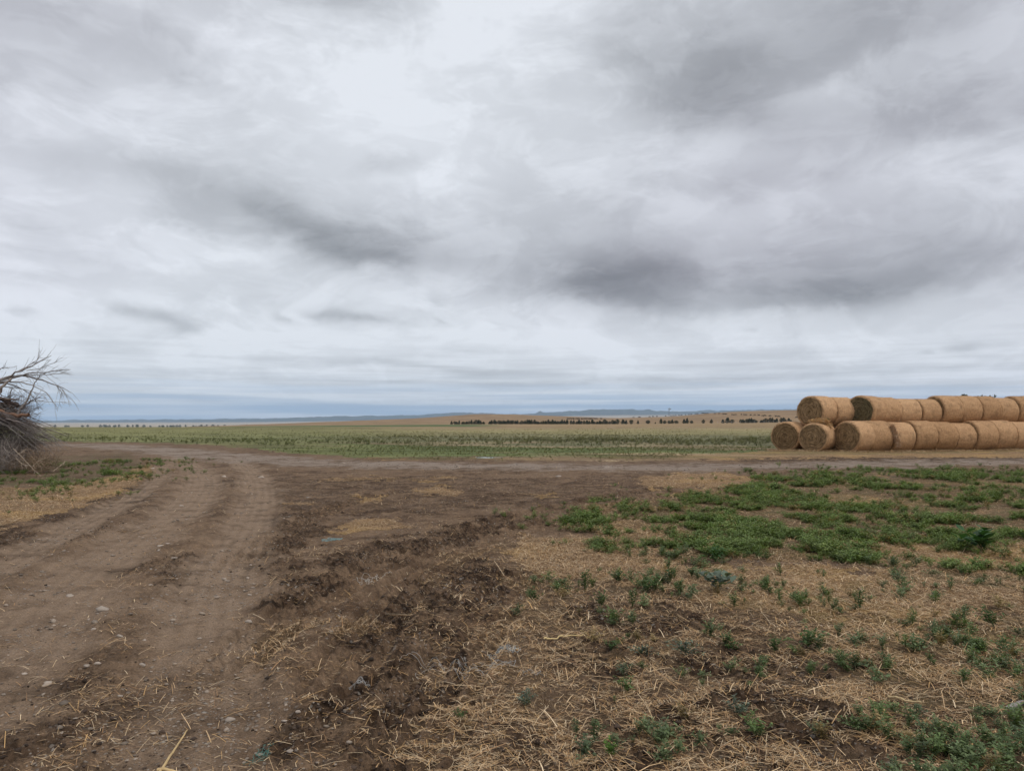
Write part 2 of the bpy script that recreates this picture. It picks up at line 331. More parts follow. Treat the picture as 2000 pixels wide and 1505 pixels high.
def instance(T, TF, pos, yaw, scale, tilt=None, tdir=None, tint=None, ttint=None):
    """copies of a template mesh, merged: T (n,3), TF faces (f,k); returns V, F, colours"""
    m, n = len(pos), len(T)
    c, s = np.cos(yaw)[:, None], np.sin(yaw)[:, None]
    sc = np.asarray(scale)
    if sc.ndim == 1: sc = np.stack([sc]*3, 1)
    x, y, z = T[None, :, 0]*sc[:, :1], T[None, :, 1]*sc[:, 1:2], T[None, :, 2]*sc[:, 2:3]
    X = x*c - y*s; Y = x*s + y*c; Z = z + 0*X
    if tilt is not None:
        ct, st_ = np.cos(tilt)[:, None], np.sin(tilt)[:, None]; cd, sdn = np.cos(tdir)[:, None], np.sin(tdir)[:, None]
        a = X*cd + Y*sdn; b = -X*sdn + Y*cd
        a2 = a*ct + Z*st_; Z = -a*st_ + Z*ct
        X = a2*cd - b*sdn; Y = a2*sdn + b*cd
    V = np.stack([X + pos[:, :1], Y + pos[:, 1:2], Z + pos[:, 2:3]], 2).reshape(-1, 3)
    FF = (TF[None] + (np.arange(m)*n)[:, None, None]).reshape(-1, TF.shape[1])
    C = None
    if tint is not None:
        C = np.repeat(tint, n, 0)
        if ttint is not None: C = C*np.tile(ttint[:, None], (m, 1))
    return V, FF, C
def merge(parts):
    V = []; Fq = []; C = []; off = 0
    for v, f, c in parts:
        V.append(v); Fq.append(f+off); C.append(c); off += len(v)
    return np.concatenate(V), np.concatenate(Fq), np.concatenate(C)

# ------------------------------------------------------------------ materials
def mat(name):
    m = bpy.data.materials.new(name); m.use_nodes = True; m.node_tree.nodes.clear()
    n = NT(m.node_tree); b = n.new('ShaderNodeBsdfPrincipled'); o = n.new('ShaderNodeOutputMaterial')
    n.t.links.new(b.outputs[0], o.inputs[0]); b.inputs['Specular IOR Level'].default_value = .2
    b.inputs['Roughness'].default_value = .9
    return m, n, b, o
def tint_mat(name, rough=.8, var=.35, scale=30, transl=0.0, spec=.2):
    m, n, b, o = mat(name)
    a = n.attr('tint'); pos = n.new('ShaderNodeNewGeometry').outputs['Position']
    f = n.noise(pos, scale, 3, .6); f = n.m('ADD', n.m('MULTIPLY', f, 2*var), 1-var)
    c = n.mix(1.0, a.outputs['Color'], n.comb(f, f, f), 'MULTIPLY')
    n.put(b.inputs['Base Color'], c); b.inputs['Roughness'].default_value = rough; b.inputs['Specular IOR Level'].default_value = spec
    if transl:
        t = n.new('ShaderNodeBsdfTranslucent'); n.put(t.inputs[0], n.mix(1.0, c, (1.2, 1.3, .6), 'MULTIPLY'))
        x = n.new('ShaderNodeMixShader'); x.inputs[0].default_value = transl
        n.t.links.new(b.outputs[0], x.inputs[1]); n.t.links.new(t.outputs[0], x.inputs[2]); n.t.links.new(x.outputs[0], o.inputs[0])
    return m
M_STRAW = tint_mat('straw', .7, .3, 20, 0, .3)
M_LEAF = tint_mat('leaf', .6, .3, 6, .25, .25)
M_STONE = tint_mat('stone', .85, .3, 60)
M_CLOD = tint_mat('clod', .95, .4, 50)
M_WOOD = tint_mat('dead_wood', .85, .4, 14)
M_FOLIAGE = tint_mat('foliage', .7, .4, .8, .1)
M_HIDE = tint_mat('hide', .7, .2, 3)
M_METAL = tint_mat('painted_metal', .5, .2, 3)
M_TWINE = tint_mat('twine', .5, .15, 30, 0, .3)

def ground_material():
    m, n, b, o = mat('ground')
    pos = n.new('ShaderNodeNewGeometry').outputs['Position']
    za = n.attr('zone'); zs = n.new('ShaderNodeSeparateColor'); n.put(zs.inputs[0], za.outputs['Color'])
    straw, green, gravel, dark = zs.outputs[0], zs.outputs[1], zs.outputs[2], za.outputs['Alpha']
    fa = n.attr('field')
    ta = n.attr('track').outputs['Fac']
    n0 = n.noise(pos, .35, 4, .6); n1 = n.noise(pos, 2.2, 7, .62); n2 = n.noise(pos, 14, 6, .65); n3 = n.noise(pos, 75, 4, .65)
    mud = n.mix(n.ss(n1, .38, .62), (.088, .054, .032), (.180, .118, .073))
    mud = n.mix(n.m('MULTIPLY', n.ss(n0, .4, .6), .5), mud, (.210, .140, .088))
    f2 = n.m('ADD', n.m('MULTIPLY', n2, 1.7), .15); mud = n.mix(1.0, mud, n.comb(f2, f2, f2), 'MULTIPLY')
    f3 = n.m('ADD', n.m('MULTIPLY', n3, 2.0), 0.0); mud = n.mix(1.0, mud, n.comb(f3, f3, f3), 'MULTIPLY')  # soil grain; its low values also paint small shadow pockets into the albedo
    dk = n.m('MULTIPLY', dark, n.ss(n.m('ADD', n.m('MULTIPLY', n1, .6), n.m('MULTIPLY', n2, .4)), .42, .62, 1.0, .35))
    mud = n.mix(dk, mud, n.mix(n.ss(n2, .38, .62), (.016, .009, .005), (.082, .050, .030)))  # dark mud; near-black end paints shade between clods into the colour
    # dusty compacted wheel tracks and pale gravel
    trk = n.mix(n2, (.205, .140, .092), (.330, .238, .162))
    mud = n.mix(n.m('MULTIPLY', ta, n.ss(n1, .30, .58, .35, 1.0)), mud, n.mix(1.0, trk, n.comb(f3, f3, f3), 'MULTIPLY'))
    def pebbles(scale, thr):
        vo = n.new('ShaderNodeTexVoronoi'); n.put(vo.inputs['Vector'], pos); vo.inputs['Scale'].default_value = scale; vo.inputs['Randomness'].default_value = 1
        rc = n.new('ShaderNodeSeparateColor'); n.put(rc.inputs[0], vo.outputs['Color'])
        return n.m('MULTIPLY', n.ss(vo.outputs['Distance'], .22, .42, 1.0, 0.0), n.m('GREATER_THAN', rc.outputs[0], thr)), rc.outputs[1]
    p1, r1 = pebbles(22, .86); p2, r2 = pebbles(60, .80); p3, r3 = pebbles(34, .45)
    pebc = n.mix(r1, (.24, .20, .165), (.42, .38, .33))
    mud = n.mix(n.m('MULTIPLY', n.m('MAXIMUM', p1, p2), n.ss(n.noise(pos, .9, 3), .42, .62, 0.05, .75)), mud, pebc)
    gcol = n.mix(n2, (.20, .150, .112), (.34, .275, .22)); gcol = n.mix(n.m('MULTIPLY', p3, .9), gcol, n.mix(r3, (.26, .23, .20), (.50, .47, .43)))
    mud = n.mix(n.m('MULTIPLY', gravel, n.ss(n.m('ADD', n.m('MULTIPLY', n0, .5), n.m('MULTIPLY', n1, .5)), .40, .56, .12, .95)), mud, gcol)
    # flattened straw litter, three crossing directions of thin fibres
    def fib(a, sc):
        mp = n.new('ShaderNodeMapping'); mp.inputs['Rotation'].default_value = (0, 0, a); mp.inputs['Scale'].default_value = (sc*9, sc, sc)
        n.put(mp.inputs[0], n.v('ADD', pos, n.comb(n.m('MULTIPLY', n1, .35), n.m('MULTIPLY', n2, .06), a)))
        return n.noise(mp.outputs[0], 1.0, 3, .6)
    fb = n.m('MAXIMUM', n.m('MAXIMUM', fib(.3, 9), fib(1.35, 11)), fib(2.3, 8))
    fb2 = n.m('MAXIMUM', fib(1.9, 15), fib(.9, 14))
    sc_ = n.m('ADD', n.m('MULTIPLY', straw, .62), n.m('MULTIPLY', n.m('SUBTRACT', n1, .5), .55))
    cov = n.ss(n.m('ADD', sc_, n.m('SUBTRACT', n.m('MAXIMUM', fb, fb2), .62)), .14, .40)
    cov = n.m('MULTIPLY', cov, n.ss(straw, .02, .14))
    strc = n.mix(n.ss(fb2, .48, .72), (.17, .10, .048), (.60, .42, .25))
    strc = n.mix(n.ss(n.noise(pos, .5, 3), .45, .65), strc, n.mix(n.ss(fb, .48, .72), (.24, .14, .055), (.66, .45, .22)))
    ch = n.m('MAXIMUM', n.m('MAXIMUM', fib(.7, 26), fib(2.0, 22)), fib(2.9, 30))
    mud = n.mix(n.m('MULTIPLY', n.m('MULTIPLY', n.ss(ch, .66, .74), n.ss(n1, .40, .60, .25, .9)), n.m('SUBTRACT', 1.0, n.m('MULTIPLY', gravel, .8))), mud, (.40, .265, .14))
    base = n.mix(cov, mud, strc)
    grc = n.mix(n2, (.030, .042, .018), (.075, .098, .040))
    base = n.mix(n.m('MULTIPLY', green, n.ss(n1, .42, .6, .0, .55)), base, grc)
    fn = n.noise(n.v('MULTIPLY', pos, (.35, 1.0, 1.0)), .6, 7, .65); ff = n.m('ADD', n.m('MULTIPLY', fn, 1.3), .35)
    fn2 = n.noise(pos, .035, 6, .6); ff = n.m('MULTIPLY', ff, n.m('ADD', n.m('MULTIPLY', fn2, .9), .55))
    fld = n.mix(1.0, fa.outputs['Color'], n.comb(ff, ff, ff), 'MULTIPLY')
    base = n.mix(fa.outputs['Alpha'], base, fld)
    n.put(b.inputs['Base Color'], base)
    bp = n.new('ShaderNodeBump'); bp.inputs['Strength'].default_value = 1.0; bp.inputs['Distance'].default_value = .045
    hh = n.m('ADD', n.m('ADD', n.m('MULTIPLY', n2, .9), n.m('MULTIPLY', n3, .35)), n.m('ADD', n.m('MULTIPLY', n.m('MULTIPLY', cov, n.m('MAXIMUM', fb, fb2)), .9), n.m('MULTIPLY', n.m('MAXIMUM', p1, n.m('MULTIPLY', p3, gravel)), .3)))
    n.put(bp.inputs['Height'], hh); n.t.links.new(bp.outputs[0], b.inputs['Normal'])
    b.inputs['Roughness'].default_value = .95; b.inputs['Specular IOR Level'].default_value = .12
    return m

# ------------------------------------------------------------------ ground sheet to the horizon
th = np.concatenate([np.linspace(-180, -50, 30, endpoint=False), np.linspace(-50, 50, 1050, endpoint=False), np.linspace(50, 180, 30, endpoint=False)])
th = np.radians(th)
rad = [.25, .6, 1.0, 1.4, 1.8, 2.2, 2.5, 2.8]
while rad[-1] < 26000:
    q = rad[-1]; rad.append(q*(1.0052 if q < 12 else 1.0065 if q < 40 else 1.013 if q < 300 else 1.022 if q < 9000 else 1.012 if q < 14000 else 1.06))
rad = np.array(rad); nr, na = len(rad), len(th)
RR, TT = np.meshgrid(rad, th, indexing='ij')
X = (RR*np.sin(TT)).ravel(); Y = (RR*np.cos(TT)).ravel()
FM = maps(X, Y); Z = height(X, Y, FM)
s_, g_, v_, t_, d_, yard_, px_, py_ = FM
D_ = np.maximum(Y, .62*np.hypot(X, Y))
# the field beyond the yard, by distance
n_a = fbm(X/22, Y/7, 4, .55, 21.); n_b = fbm(X/6, Y/2.2, 4, .6, 22.)
pw = np.where(Y > .6, py_, 2000) + n_a*(py_-HZ)*.22 + n_b*(py_-HZ)*.06
tan = np.array([.285, .21, .12]); grn = np.array([.095, .112, .042]); gry = np.array([.150, .145, .078]); olv = np.array([.235, .205, .098]); stp = np.array([.36, .27, .16])
key = [(900, stp), (892, stp), (887, grn*1.3), (872, grn), (869, stp*.75), (866, gry), (852, gry*1.05), (846, olv), (840, olv*1.15), (836, tan*.95), (833, tan*.9)]
key = key[::-1]; kx = [k[0] for k in key]; field = np.stack([np.interp(pw, kx, [k[1][i] for k in key]) for i in range(3)], 1)
lft = 1-sstep(px_ + n_a*160, 560, 900); leftg = np.array([.155, .160, .062])
field = field*(1-.75*lft[:, None]) + .75*lft[:, None]*leftg*(1+.35*n_b[:, None])
field *= (1+.45*n_b[:, None])
def blend(f, c, wgt): return f*(1-wgt[:, None]) + np.asarray(c)*wgt[:, None]
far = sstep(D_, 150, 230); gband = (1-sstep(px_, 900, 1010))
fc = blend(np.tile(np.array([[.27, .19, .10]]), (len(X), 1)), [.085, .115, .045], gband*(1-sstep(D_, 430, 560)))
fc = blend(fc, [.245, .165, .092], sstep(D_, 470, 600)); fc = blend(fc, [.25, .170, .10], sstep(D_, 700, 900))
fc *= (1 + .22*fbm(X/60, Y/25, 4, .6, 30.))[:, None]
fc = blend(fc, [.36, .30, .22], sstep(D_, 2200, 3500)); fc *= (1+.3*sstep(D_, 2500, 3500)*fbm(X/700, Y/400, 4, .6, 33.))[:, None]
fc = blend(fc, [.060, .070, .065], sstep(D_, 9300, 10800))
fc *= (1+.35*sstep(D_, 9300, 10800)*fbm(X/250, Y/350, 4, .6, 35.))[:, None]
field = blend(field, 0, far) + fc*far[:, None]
alpha = np.where(yard_, 0., 1.)*np.clip(1-s_*.9, 0, 1)
alpha = np.maximum(alpha, sstep(np.hypot(X, Y), 130, 160))*(Y > 1) + (Y <= 1)*sstep(np.hypot(X, Y), 60, 90)
alpha *= (1-v_*(np.hypot(X, Y) < 120))
zone = np.stack([s_, g_, v_, d_], 1)
i0 = (np.arange(nr-1)[:, None]*na + np.arange(na)[None]); i1 = (np.arange(nr-1)[:, None]*na + (np.arange(na)[None]+1) % na)
quads = np.stack([i0, i1, i1+na, i0+na], 2).reshape(-1, 4)[:, ::-1]
V = np.stack([X, Y, Z], 1); c_ = len(V); V = np.vstack([V, [[0, 0, float(height(np.array([0.]), np.array([.01]))[0])]]])
tri = np.stack([np.full(na, c_), (np.arange(na)+1) % na, np.arange(na)], 1)
ad = lambda a: np.vstack([a, a[:1]])
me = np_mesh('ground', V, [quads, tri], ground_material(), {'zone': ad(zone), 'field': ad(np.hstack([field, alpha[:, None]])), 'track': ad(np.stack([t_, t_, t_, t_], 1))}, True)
link('ground', me, kind='structure')
del X, Y, Z, RR, TT, V, quads, field, fc, zone, FM

def H(x, y): return float(height(np.array([float(x)]), np.array([float(y)]))[0])

# ------------------------------------------------------------------ loose straw (stuff)
def scatter(n, r0, r1, amax=43):
    t = np.radians(rng.uniform(-amax, amax, n)); r = np.exp(rng.uniform(np.log(r0), np.log(r1), n))
    return r*np.sin(t), r*np.cos(t)
def straw_template(k=3, bend=.08):
    x = np.linspace(-.5, .5, k); T = []
    for i in range(k): T += [(x[i], -.5, bend*(1-4*x[i]**2)), (x[i], .5, bend*(1-4*x[i]**2))]
    Fq = np.array([(2*i, 2*i+2, 2*i+3, 2*i+1) for i in range(k-1)])
    return np.array(T), Fq
ST, SF = straw_template(3, .04)
STRAW_COLS = np.array([[.50, .34, .185], [.40, .25, .12], [.56, .40, .23], [.32, .18, .08], [.46, .28, .115], [.60, .46, .29], [.22, .125, .06]])
def straw_cloud(x, y, z, ln, wd, lift, tiltmax):
    n = len(x); yaw = rng.uniform(0, 2*np.pi, n)
    sc = np.stack([ln, wd, ln*rng.uniform(.3, 1.6, n)], 1)
    tint = STRAW_COLS[rng.integers(0, len(STRAW_COLS), n)]*rng.uniform(.6, 1.35, (n, 1))
    return instance(ST, SF, np.stack([x, y, z+lift], 1), yaw, sc, rng.normal(0, tiltmax, n), yaw, tint)
x, y = scatter(1000000, 3.0, 26)
m_ = maps(x, y); s = m_[0]
cl = fbm(x*2.3, y*2.3, 3, .6, 50.)
p = np.clip(s*(.62+1.1*cl) + .045*(cl > -.1), 0, 1)*(1-.8*m_[3])*(1-.6*m_[1]*(np.hypot(x, y) > 12))
keep = rng.random(len(x)) < p*.85; x, y = x[keep], y[keep]
m_ = tuple(a[keep] for a in m_); z = height(x, y, m_); r = np.hypot(x, y); n = len(x)
ln = np.exp(rng.normal(np.log(.042), .55, n)); ln = np.minimum(ln*(1+r/25), .25); wd = rng.uniform(.0011, .0027, n)*(1+r/12)
v, f, c = straw_cloud(x, y, z, ln, wd, rng.uniform(.001, .016, n), .22)
link('loose_straw', np_mesh('loose_straw', v, [f], M_STRAW, {'tint': c}), kind='stuff', label='pale dry straw scattered over the brown ground')
# longer broken stalks
x, y = scatter(9000, 3.0, 14); m_ = maps(x, y)
keep = rng.random(len(x)) < np.clip(m_[0]*.75+.03, 0, 1)*(1-.8*m_[3])*.42; x, y = x[keep], y[keep]; n = len(x); z = height(x, y)
v, f, c = straw_cloud(x, y, z, rng.uniform(.08, .26, n), rng.uniform(.003, .006, n), rng.uniform(.006, .03, n), .13)
link('broken_stalks', np_mesh('broken_stalks', v, [f], M_STRAW, {'tint': c*1.1}), kind='stuff', label='thicker broken dry stalks strewn in the straw')

# ------------------------------------------------------------------ stones and clods (stuff)
def rock_template(seed, sub=1):
    import bmesh
    bm = bmesh.new(); bmesh.ops.create_icosphere(bm, subdivisions=sub, radius=.5); r_ = random.Random(seed)
    ax = [Vector((r_.gauss(0,1), r_.gauss(0,1), r_.gauss(0,1))).normalized() for _ in range(9)]
    for v in bm.verts:
        d = v.co.normalized(); k = 1
        for a in ax: k -= .55*max(0, d.dot(a)-.55)
        v.co = d*.5*k*(1+r_.uniform(-.12, .12))
    T = np.array([v.co[:] for v in bm.verts]); Fq = np.array([[v.index for v in f_.verts] for f_ in bm.faces]); bm.free(); return T, Fq
def rocks(x, y, size, tint, flat=.55, sink=.3, sub=1):
    z = height(x, y); parts = []
    k = rng.integers(0, 4, len(x))
    for j in range(4):
        q = k == j
        if not q.any(): continue
        T, Fq = rock_template(j*7+3, sub); n = q.sum()
        sc = np.stack([size[q]*rng.uniform(.9, 1.5, n), size[q]*rng.uniform(.7, 1.1, n), size[q]*flat*rng.uniform(.7, 1.2, n)], 1)
        parts.append(instance(T, Fq, np.stack([x[q], y[q], z[q]+sc[:, 2]*(.5-sink)], 1), rng.uniform(0, 6.28, n), sc, rng.normal(0, .15, n), rng.uniform(0, 6.28, n), tint[q]))
    return merge(parts)
x, y = scatter(80000, 3.0, 34); m_ = maps(x, y)
p = np.clip(m_[3]*.55 + m_[2]*.9 + .05*m_[5]*(topx(x, y)[0] < 700) + .02, 0, 1)*(1-.9*m_[0])*sstep(fbm(x*.9, y*.9, 3, .5, 61.), -.35, .35)
keep = rng.random(len(x)) < p; x, y = x[keep], y[keep]; n = len(x)
sz = np.exp(rng.normal(np.log(.012), .55, n))*(1+np.hypot(x, y)/22); tn = np.array([[.26, .21, .165]])*rng.uniform(.5, 1.35, (n, 1))*np.array([[1, 1, 1]])
v, f, c = rocks(x, y, np.minimum(sz, .07), tn)
link('gravel', np_mesh('gravel', v, [f], M_STONE, {'tint': c}), kind='stuff', label='pale pebbles and gravel scattered along the dirt tracks')
x, y = scatter(70000, 3.0, 14); m_ = maps(x, y)
keep = rng.random(len(x)) < np.clip(m_[4]*.42+.035, 0, 1)*(1-m_[3])*(1-.9*m_[1]); x, y = x[keep], y[keep]; n = len(x)
tn = np.array([[.058, .040, .029]])*rng.uniform(.55, 1.6, (n, 1))
v, f, c = rocks(x, y, np.minimum(np.exp(rng.normal(np.log(.013), .5, n)), .045), tn, .7, .35, 2)
link('dirt_clods', np_mesh('dirt_clods', v, [f], M_CLOD, {'tint': c}), kind='stuff', label='crumbled dark clods of churned mud')

# ------------------------------------------------------------------ weeds
def plant_template(seed, stems, leaves, hgt, spread, ll, lw, droop=.5):
    r_ = np.random.default_rng(seed); T = []; Fq = []; tt = []
    def quad(a, b, c, d, t): k = len(T); T.extend([a, b, c, d]); Fq.append((k, k+1, k+2, k+3)); tt.extend([t]*4)
    for s_i in range(stems):
        a = r_.uniform(0, 2*np.pi); out = r_.uniform(.1, 1)*spread; hh = hgt*r_.uniform(.55, 1)*(1-.35*out/spread)
        base = np.array([0, 0, 0.]); tip = np.array([np.cos(a)*out, np.sin(a)*out, hh])
        pt = lambda t: base*(1-t)+tip*t + np.array([0, 0, .15*hh*np.sin(np.pi*t)])
        sd_ = np.array([-np.sin(a), np.cos(a), 0])*.012*hgt
        quad(pt(0)-sd_, pt(0)+sd_, pt(.95)+sd_*.5, pt(.95)-sd_*.5, .8)
        for l_i in range(leaves):
            t = .15+.85*(l_i+r_.random())/leaves; b = r_.uniform(0, 2*np.pi)
            L = ll*r_.uniform(.6, 1.2)*(1.15-.5*t); up = r_.uniform(.05, .9)
            d = np.array([np.cos(b), np.sin(b), up]); d /= np.linalg.norm(d); q = pt(t)
            sdv = np.cross(d, [0, 0, 1]); sdv /= np.linalg.norm(sdv)+1e-6
            mid_ = q + d*L*.5
            quad(q, mid_-sdv*lw*.5, q+d*L-np.array([0, 0, L*droop*.3]), mid_+sdv*lw*.5+np.array([0, 0, lw*.15]), r_.uniform(.65, 1.25)*(.7+.4*t))
    return np.array(T), np.array(Fq), np.array(tt)
PL_HI = [plant_template(i, 9, 11, .13, .10, .040, .010) for i in range(4)] + [plant_template(9, 7, 13, .17, .07, .035, .008), plant_template(12, 12, 8, .09, .12, .036, .011)]
PL_LO = [plant_template(20+i, 9, 8, .105, .11, .038, .010) for i in range(4)]
PL_TUFT = [plant_template(40+i, 6, 5, .28, .22, .11, .045) for i in range(3)]
def plants(x, y, tmpl, size, tint, z=None):
    z = height(x, y) if z is None else z; parts = []; k = rng.integers(0, len(tmpl), len(x))
    for j, (T, Fq, tt) in enumerate(tmpl):
        q = k == j
        if not q.any(): continue
        n = q.sum(); parts.append(instance(T, Fq, np.stack([x[q], y[q], z[q]], 1), rng.uniform(0, 6.28, n), size[q], rng.normal(0, .12, n), rng.uniform(0, 6.28, n), tint[q], tt))
    return merge(parts)
def greens(n, a=(.105, .165, .058), b=(.155, .195, .115), c=(.20, .25, .08)):
    k = rng.random((n, 1)); q = rng.random((n, 1)); a, b, c = map(np.array, (a, b, c))
    o = ((a*(1-k)+b*k)*(1-.35*q)+c*.35*q)*rng.uniform(.65, 1.2, (n, 1)); dry = rng.random(n) < .09; o[dry] = np.array([.34, .25, .12])*rng.uniform(.6, 1.1, (dry.sum(), 1)); return o
# near weeds
x, y = scatter(34000, 3.0, 9.5); jr = .03*np.hypot(x, y); m_ = maps(x+rng.normal(0, 1, len(x))*jr, y+rng.normal(0, 1, len(x))*jr)
cl = fbm(x*1.7, y*1.7, 3, .6, 70.)
keep = rng.random(len(x)) < np.clip(m_[1]*(.35+1.7*cl), 0, 1)*.40; x, y = x[keep], y[keep]; n = len(x)
v, f, c = plants(x, y, PL_HI, rng.uniform(.3, 1.2, n), greens(n)); link('weeds', np_mesh('weeds', v, [f], M_LEAF, {'tint': c}), kind='stuff', label='grey green weed seedlings coming up through the straw in front')
x, y = scatter(240000, 9.3, 34); jr = .05*np.hypot(x, y); m_ = maps(x+rng.normal(0, 1, len(x))*jr, y+rng.normal(0, 1, len(x))*jr*.6)
cl = fbm(x*1.1, y*1.1, 4, .65, 71.); r = np.hypot(x, y)
cl = cl + .6*fbm(x*3.1, y*1.6, 3, .6, 73.) + .8*fbm(x*.45, y*.35, 3, .6, 74.) - .16
keep = rng.random(len(x)) < np.clip(m_[1]*(.36+1.9*cl), 0, 1)*.46; x, y, cl = x[keep], y[keep], cl[keep]; n = len(x); r = r[keep]
gsz = rng.uniform(.35, 1.15, n)*(.75+.8*np.clip(cl+.2, 0, .7))*(1+r/60)
v, f, c = plants(x, y, PL_LO, gsz, greens(n, (.120, .195, .052), (.165, .215, .085), (.25, .28, .075))); link('green_ground_cover', np_mesh('green_ground_cover', v, [f], M_LEAF, {'tint': c}), kind='stuff', label='patchy bright green weeds covering the straw below the gravel road')
# the weedy field beyond the road
x, y = scatter(150000, 27, 170, 40); px, py = topx(x, y); m_ = maps(x, y)
qn = fbm(x/16, y/5, 4, .6, 80.); qy = py + qn*(py-HZ)*.20
band = np.interp(qy, [832, 838, 845, 852, 862, 866, 869, 873, 884, 889, 894], [.08, .14, .2, .28, .5, .4, .06, .45, .5, .22, .10])
keep = (rng.random(len(x)) < band*.62*(.8+1.1*qn)*(.55+.45*sstep(px, 500, 900))) & ~m_[5] & (m_[2] < .3) & (m_[0] < .6); x, y, px, qy, qn = x[keep], y[keep], px[keep], qy[keep], qn[keep]; n = len(x)
cg = np.stack([np.interp(qy, [832, 840, 848, 864, 870, 890], k) for k in ([.26, .23, .165, .12, .100, .13], [.205, .195, .155, .125, .120, .13], [.10, .092, .088, .076, .052, .056])], 1)
lf = (1-sstep(px, 600, 850))[:, None]; cg = cg*(1-lf*.6)+np.array([[.11, .135, .055]])*lf*.6
tall = np.interp(qy, [832, 845, 858, 866, 870, 890], [.8, .85, 1.1, 1.5, .7, .6])*(1+.9*np.clip(qn, 0, 1)*(np.abs(qy-864) < 5))
v, f, c = plants(x, y, PL_TUFT, rng.uniform(.3, .72, n)*tall, cg*np.array([1.35, 1.25, 1.0])*rng.uniform(.65, 1.25, (n, 1))); link('field_weeds', np_mesh('field_weeds', v, [f], M_LEAF, {'tint': c}), kind='stuff', label='grey green weeds and grass filling the flat field beyond the road')
#PART2
# ------------------------------------------------------------------ round hay bales
def bale_material(name, c1, c2, end=False, dark=(.10, .065, .035)):
    m, n, b, o = mat(name)
    pos = n.new('ShaderNodeTexCoord').outputs['Object']; oi = n.new('ShaderNodeObjectInfo').outputs['Random']
    p = n.v('ADD', pos, n.comb(n.m('MULTIPLY', oi, 37.0), n.m('MULTIPLY', oi, 11.0), 0.0))
    if end:
        x_, y_, z_ = n.sep(pos); r = n.m('SQRT', n.m('ADD', n.m('MULTIPLY', y_, y_), n.m('MULTIPLY', z_, z_)))
        q = n.comb(n.m('MULTIPLY', r, 34.0), n.m('ADD', n.m('MULTIPLY', y_, 5.0), n.m('MULTIPLY', oi, 20.0)), n.m('MULTIPLY', z_, 5.0))
        f = n.noise(q, 1.0, 5, .65, .6)
    else:
        q = n.v('MULTIPLY', p, (42.0, 9.0, 9.0)); f = n.noise(q, 1.0, 5, .68, .3)
    g1 = n.noise(p, 26, 5, .7); g2 = n.noise(p, 2.2, 4, .6)
    c = n.mix(n.ss(f, .36, .66), c2, c1)
    h = n.m('ADD', n.m('MULTIPLY', g1, 1.0), .5); c = n.mix(1.0, c, n.comb(h, h, h), 'MULTIPLY')
    c = n.mix(1.0, c, n.comb(n.m('ADD', n.m('MULTIPLY', oi, .30), .83), n.m('ADD', n.m('MULTIPLY', oi, .34), .80), n.m('ADD', n.m('MULTIPLY', oi, .40), .76)), 'MULTIPLY')
    c = n.mix(n.m('MULTIPLY', n.ss(g2, .52, .72), .38), c, dark)
    c = n.mix(n.m('MULTIPLY', n.m('MULTIPLY', oi, n.ss(g2, .5, .3)), .35), c, (.46, .30, .17))
    n.put(b.inputs['Base Color'], c)
    bp = n.new('ShaderNodeBump'); bp.inputs['Strength'].default_value = .8; bp.inputs['Distance'].default_value = .03
    n.put(bp.inputs['Height'], n.m('ADD', f, n.m('MULTIPLY', g1, .8))); n.t.links.new(bp.outputs[0], b.inputs['Normal'])
    return m
M_WRAP = bale_material('net_wrapped_hay', (.60, .375, .200), (.38, .225, .118))
M_END = bale_material('hay_end', (.40, .265, .135), (.10, .060, .030), True)
M_END_G = bale_material('weathered_hay_end', (.205, .165, .085), (.055, .042, .022), True, (.05, .045, .025))
BL, BR = 1.22, .79
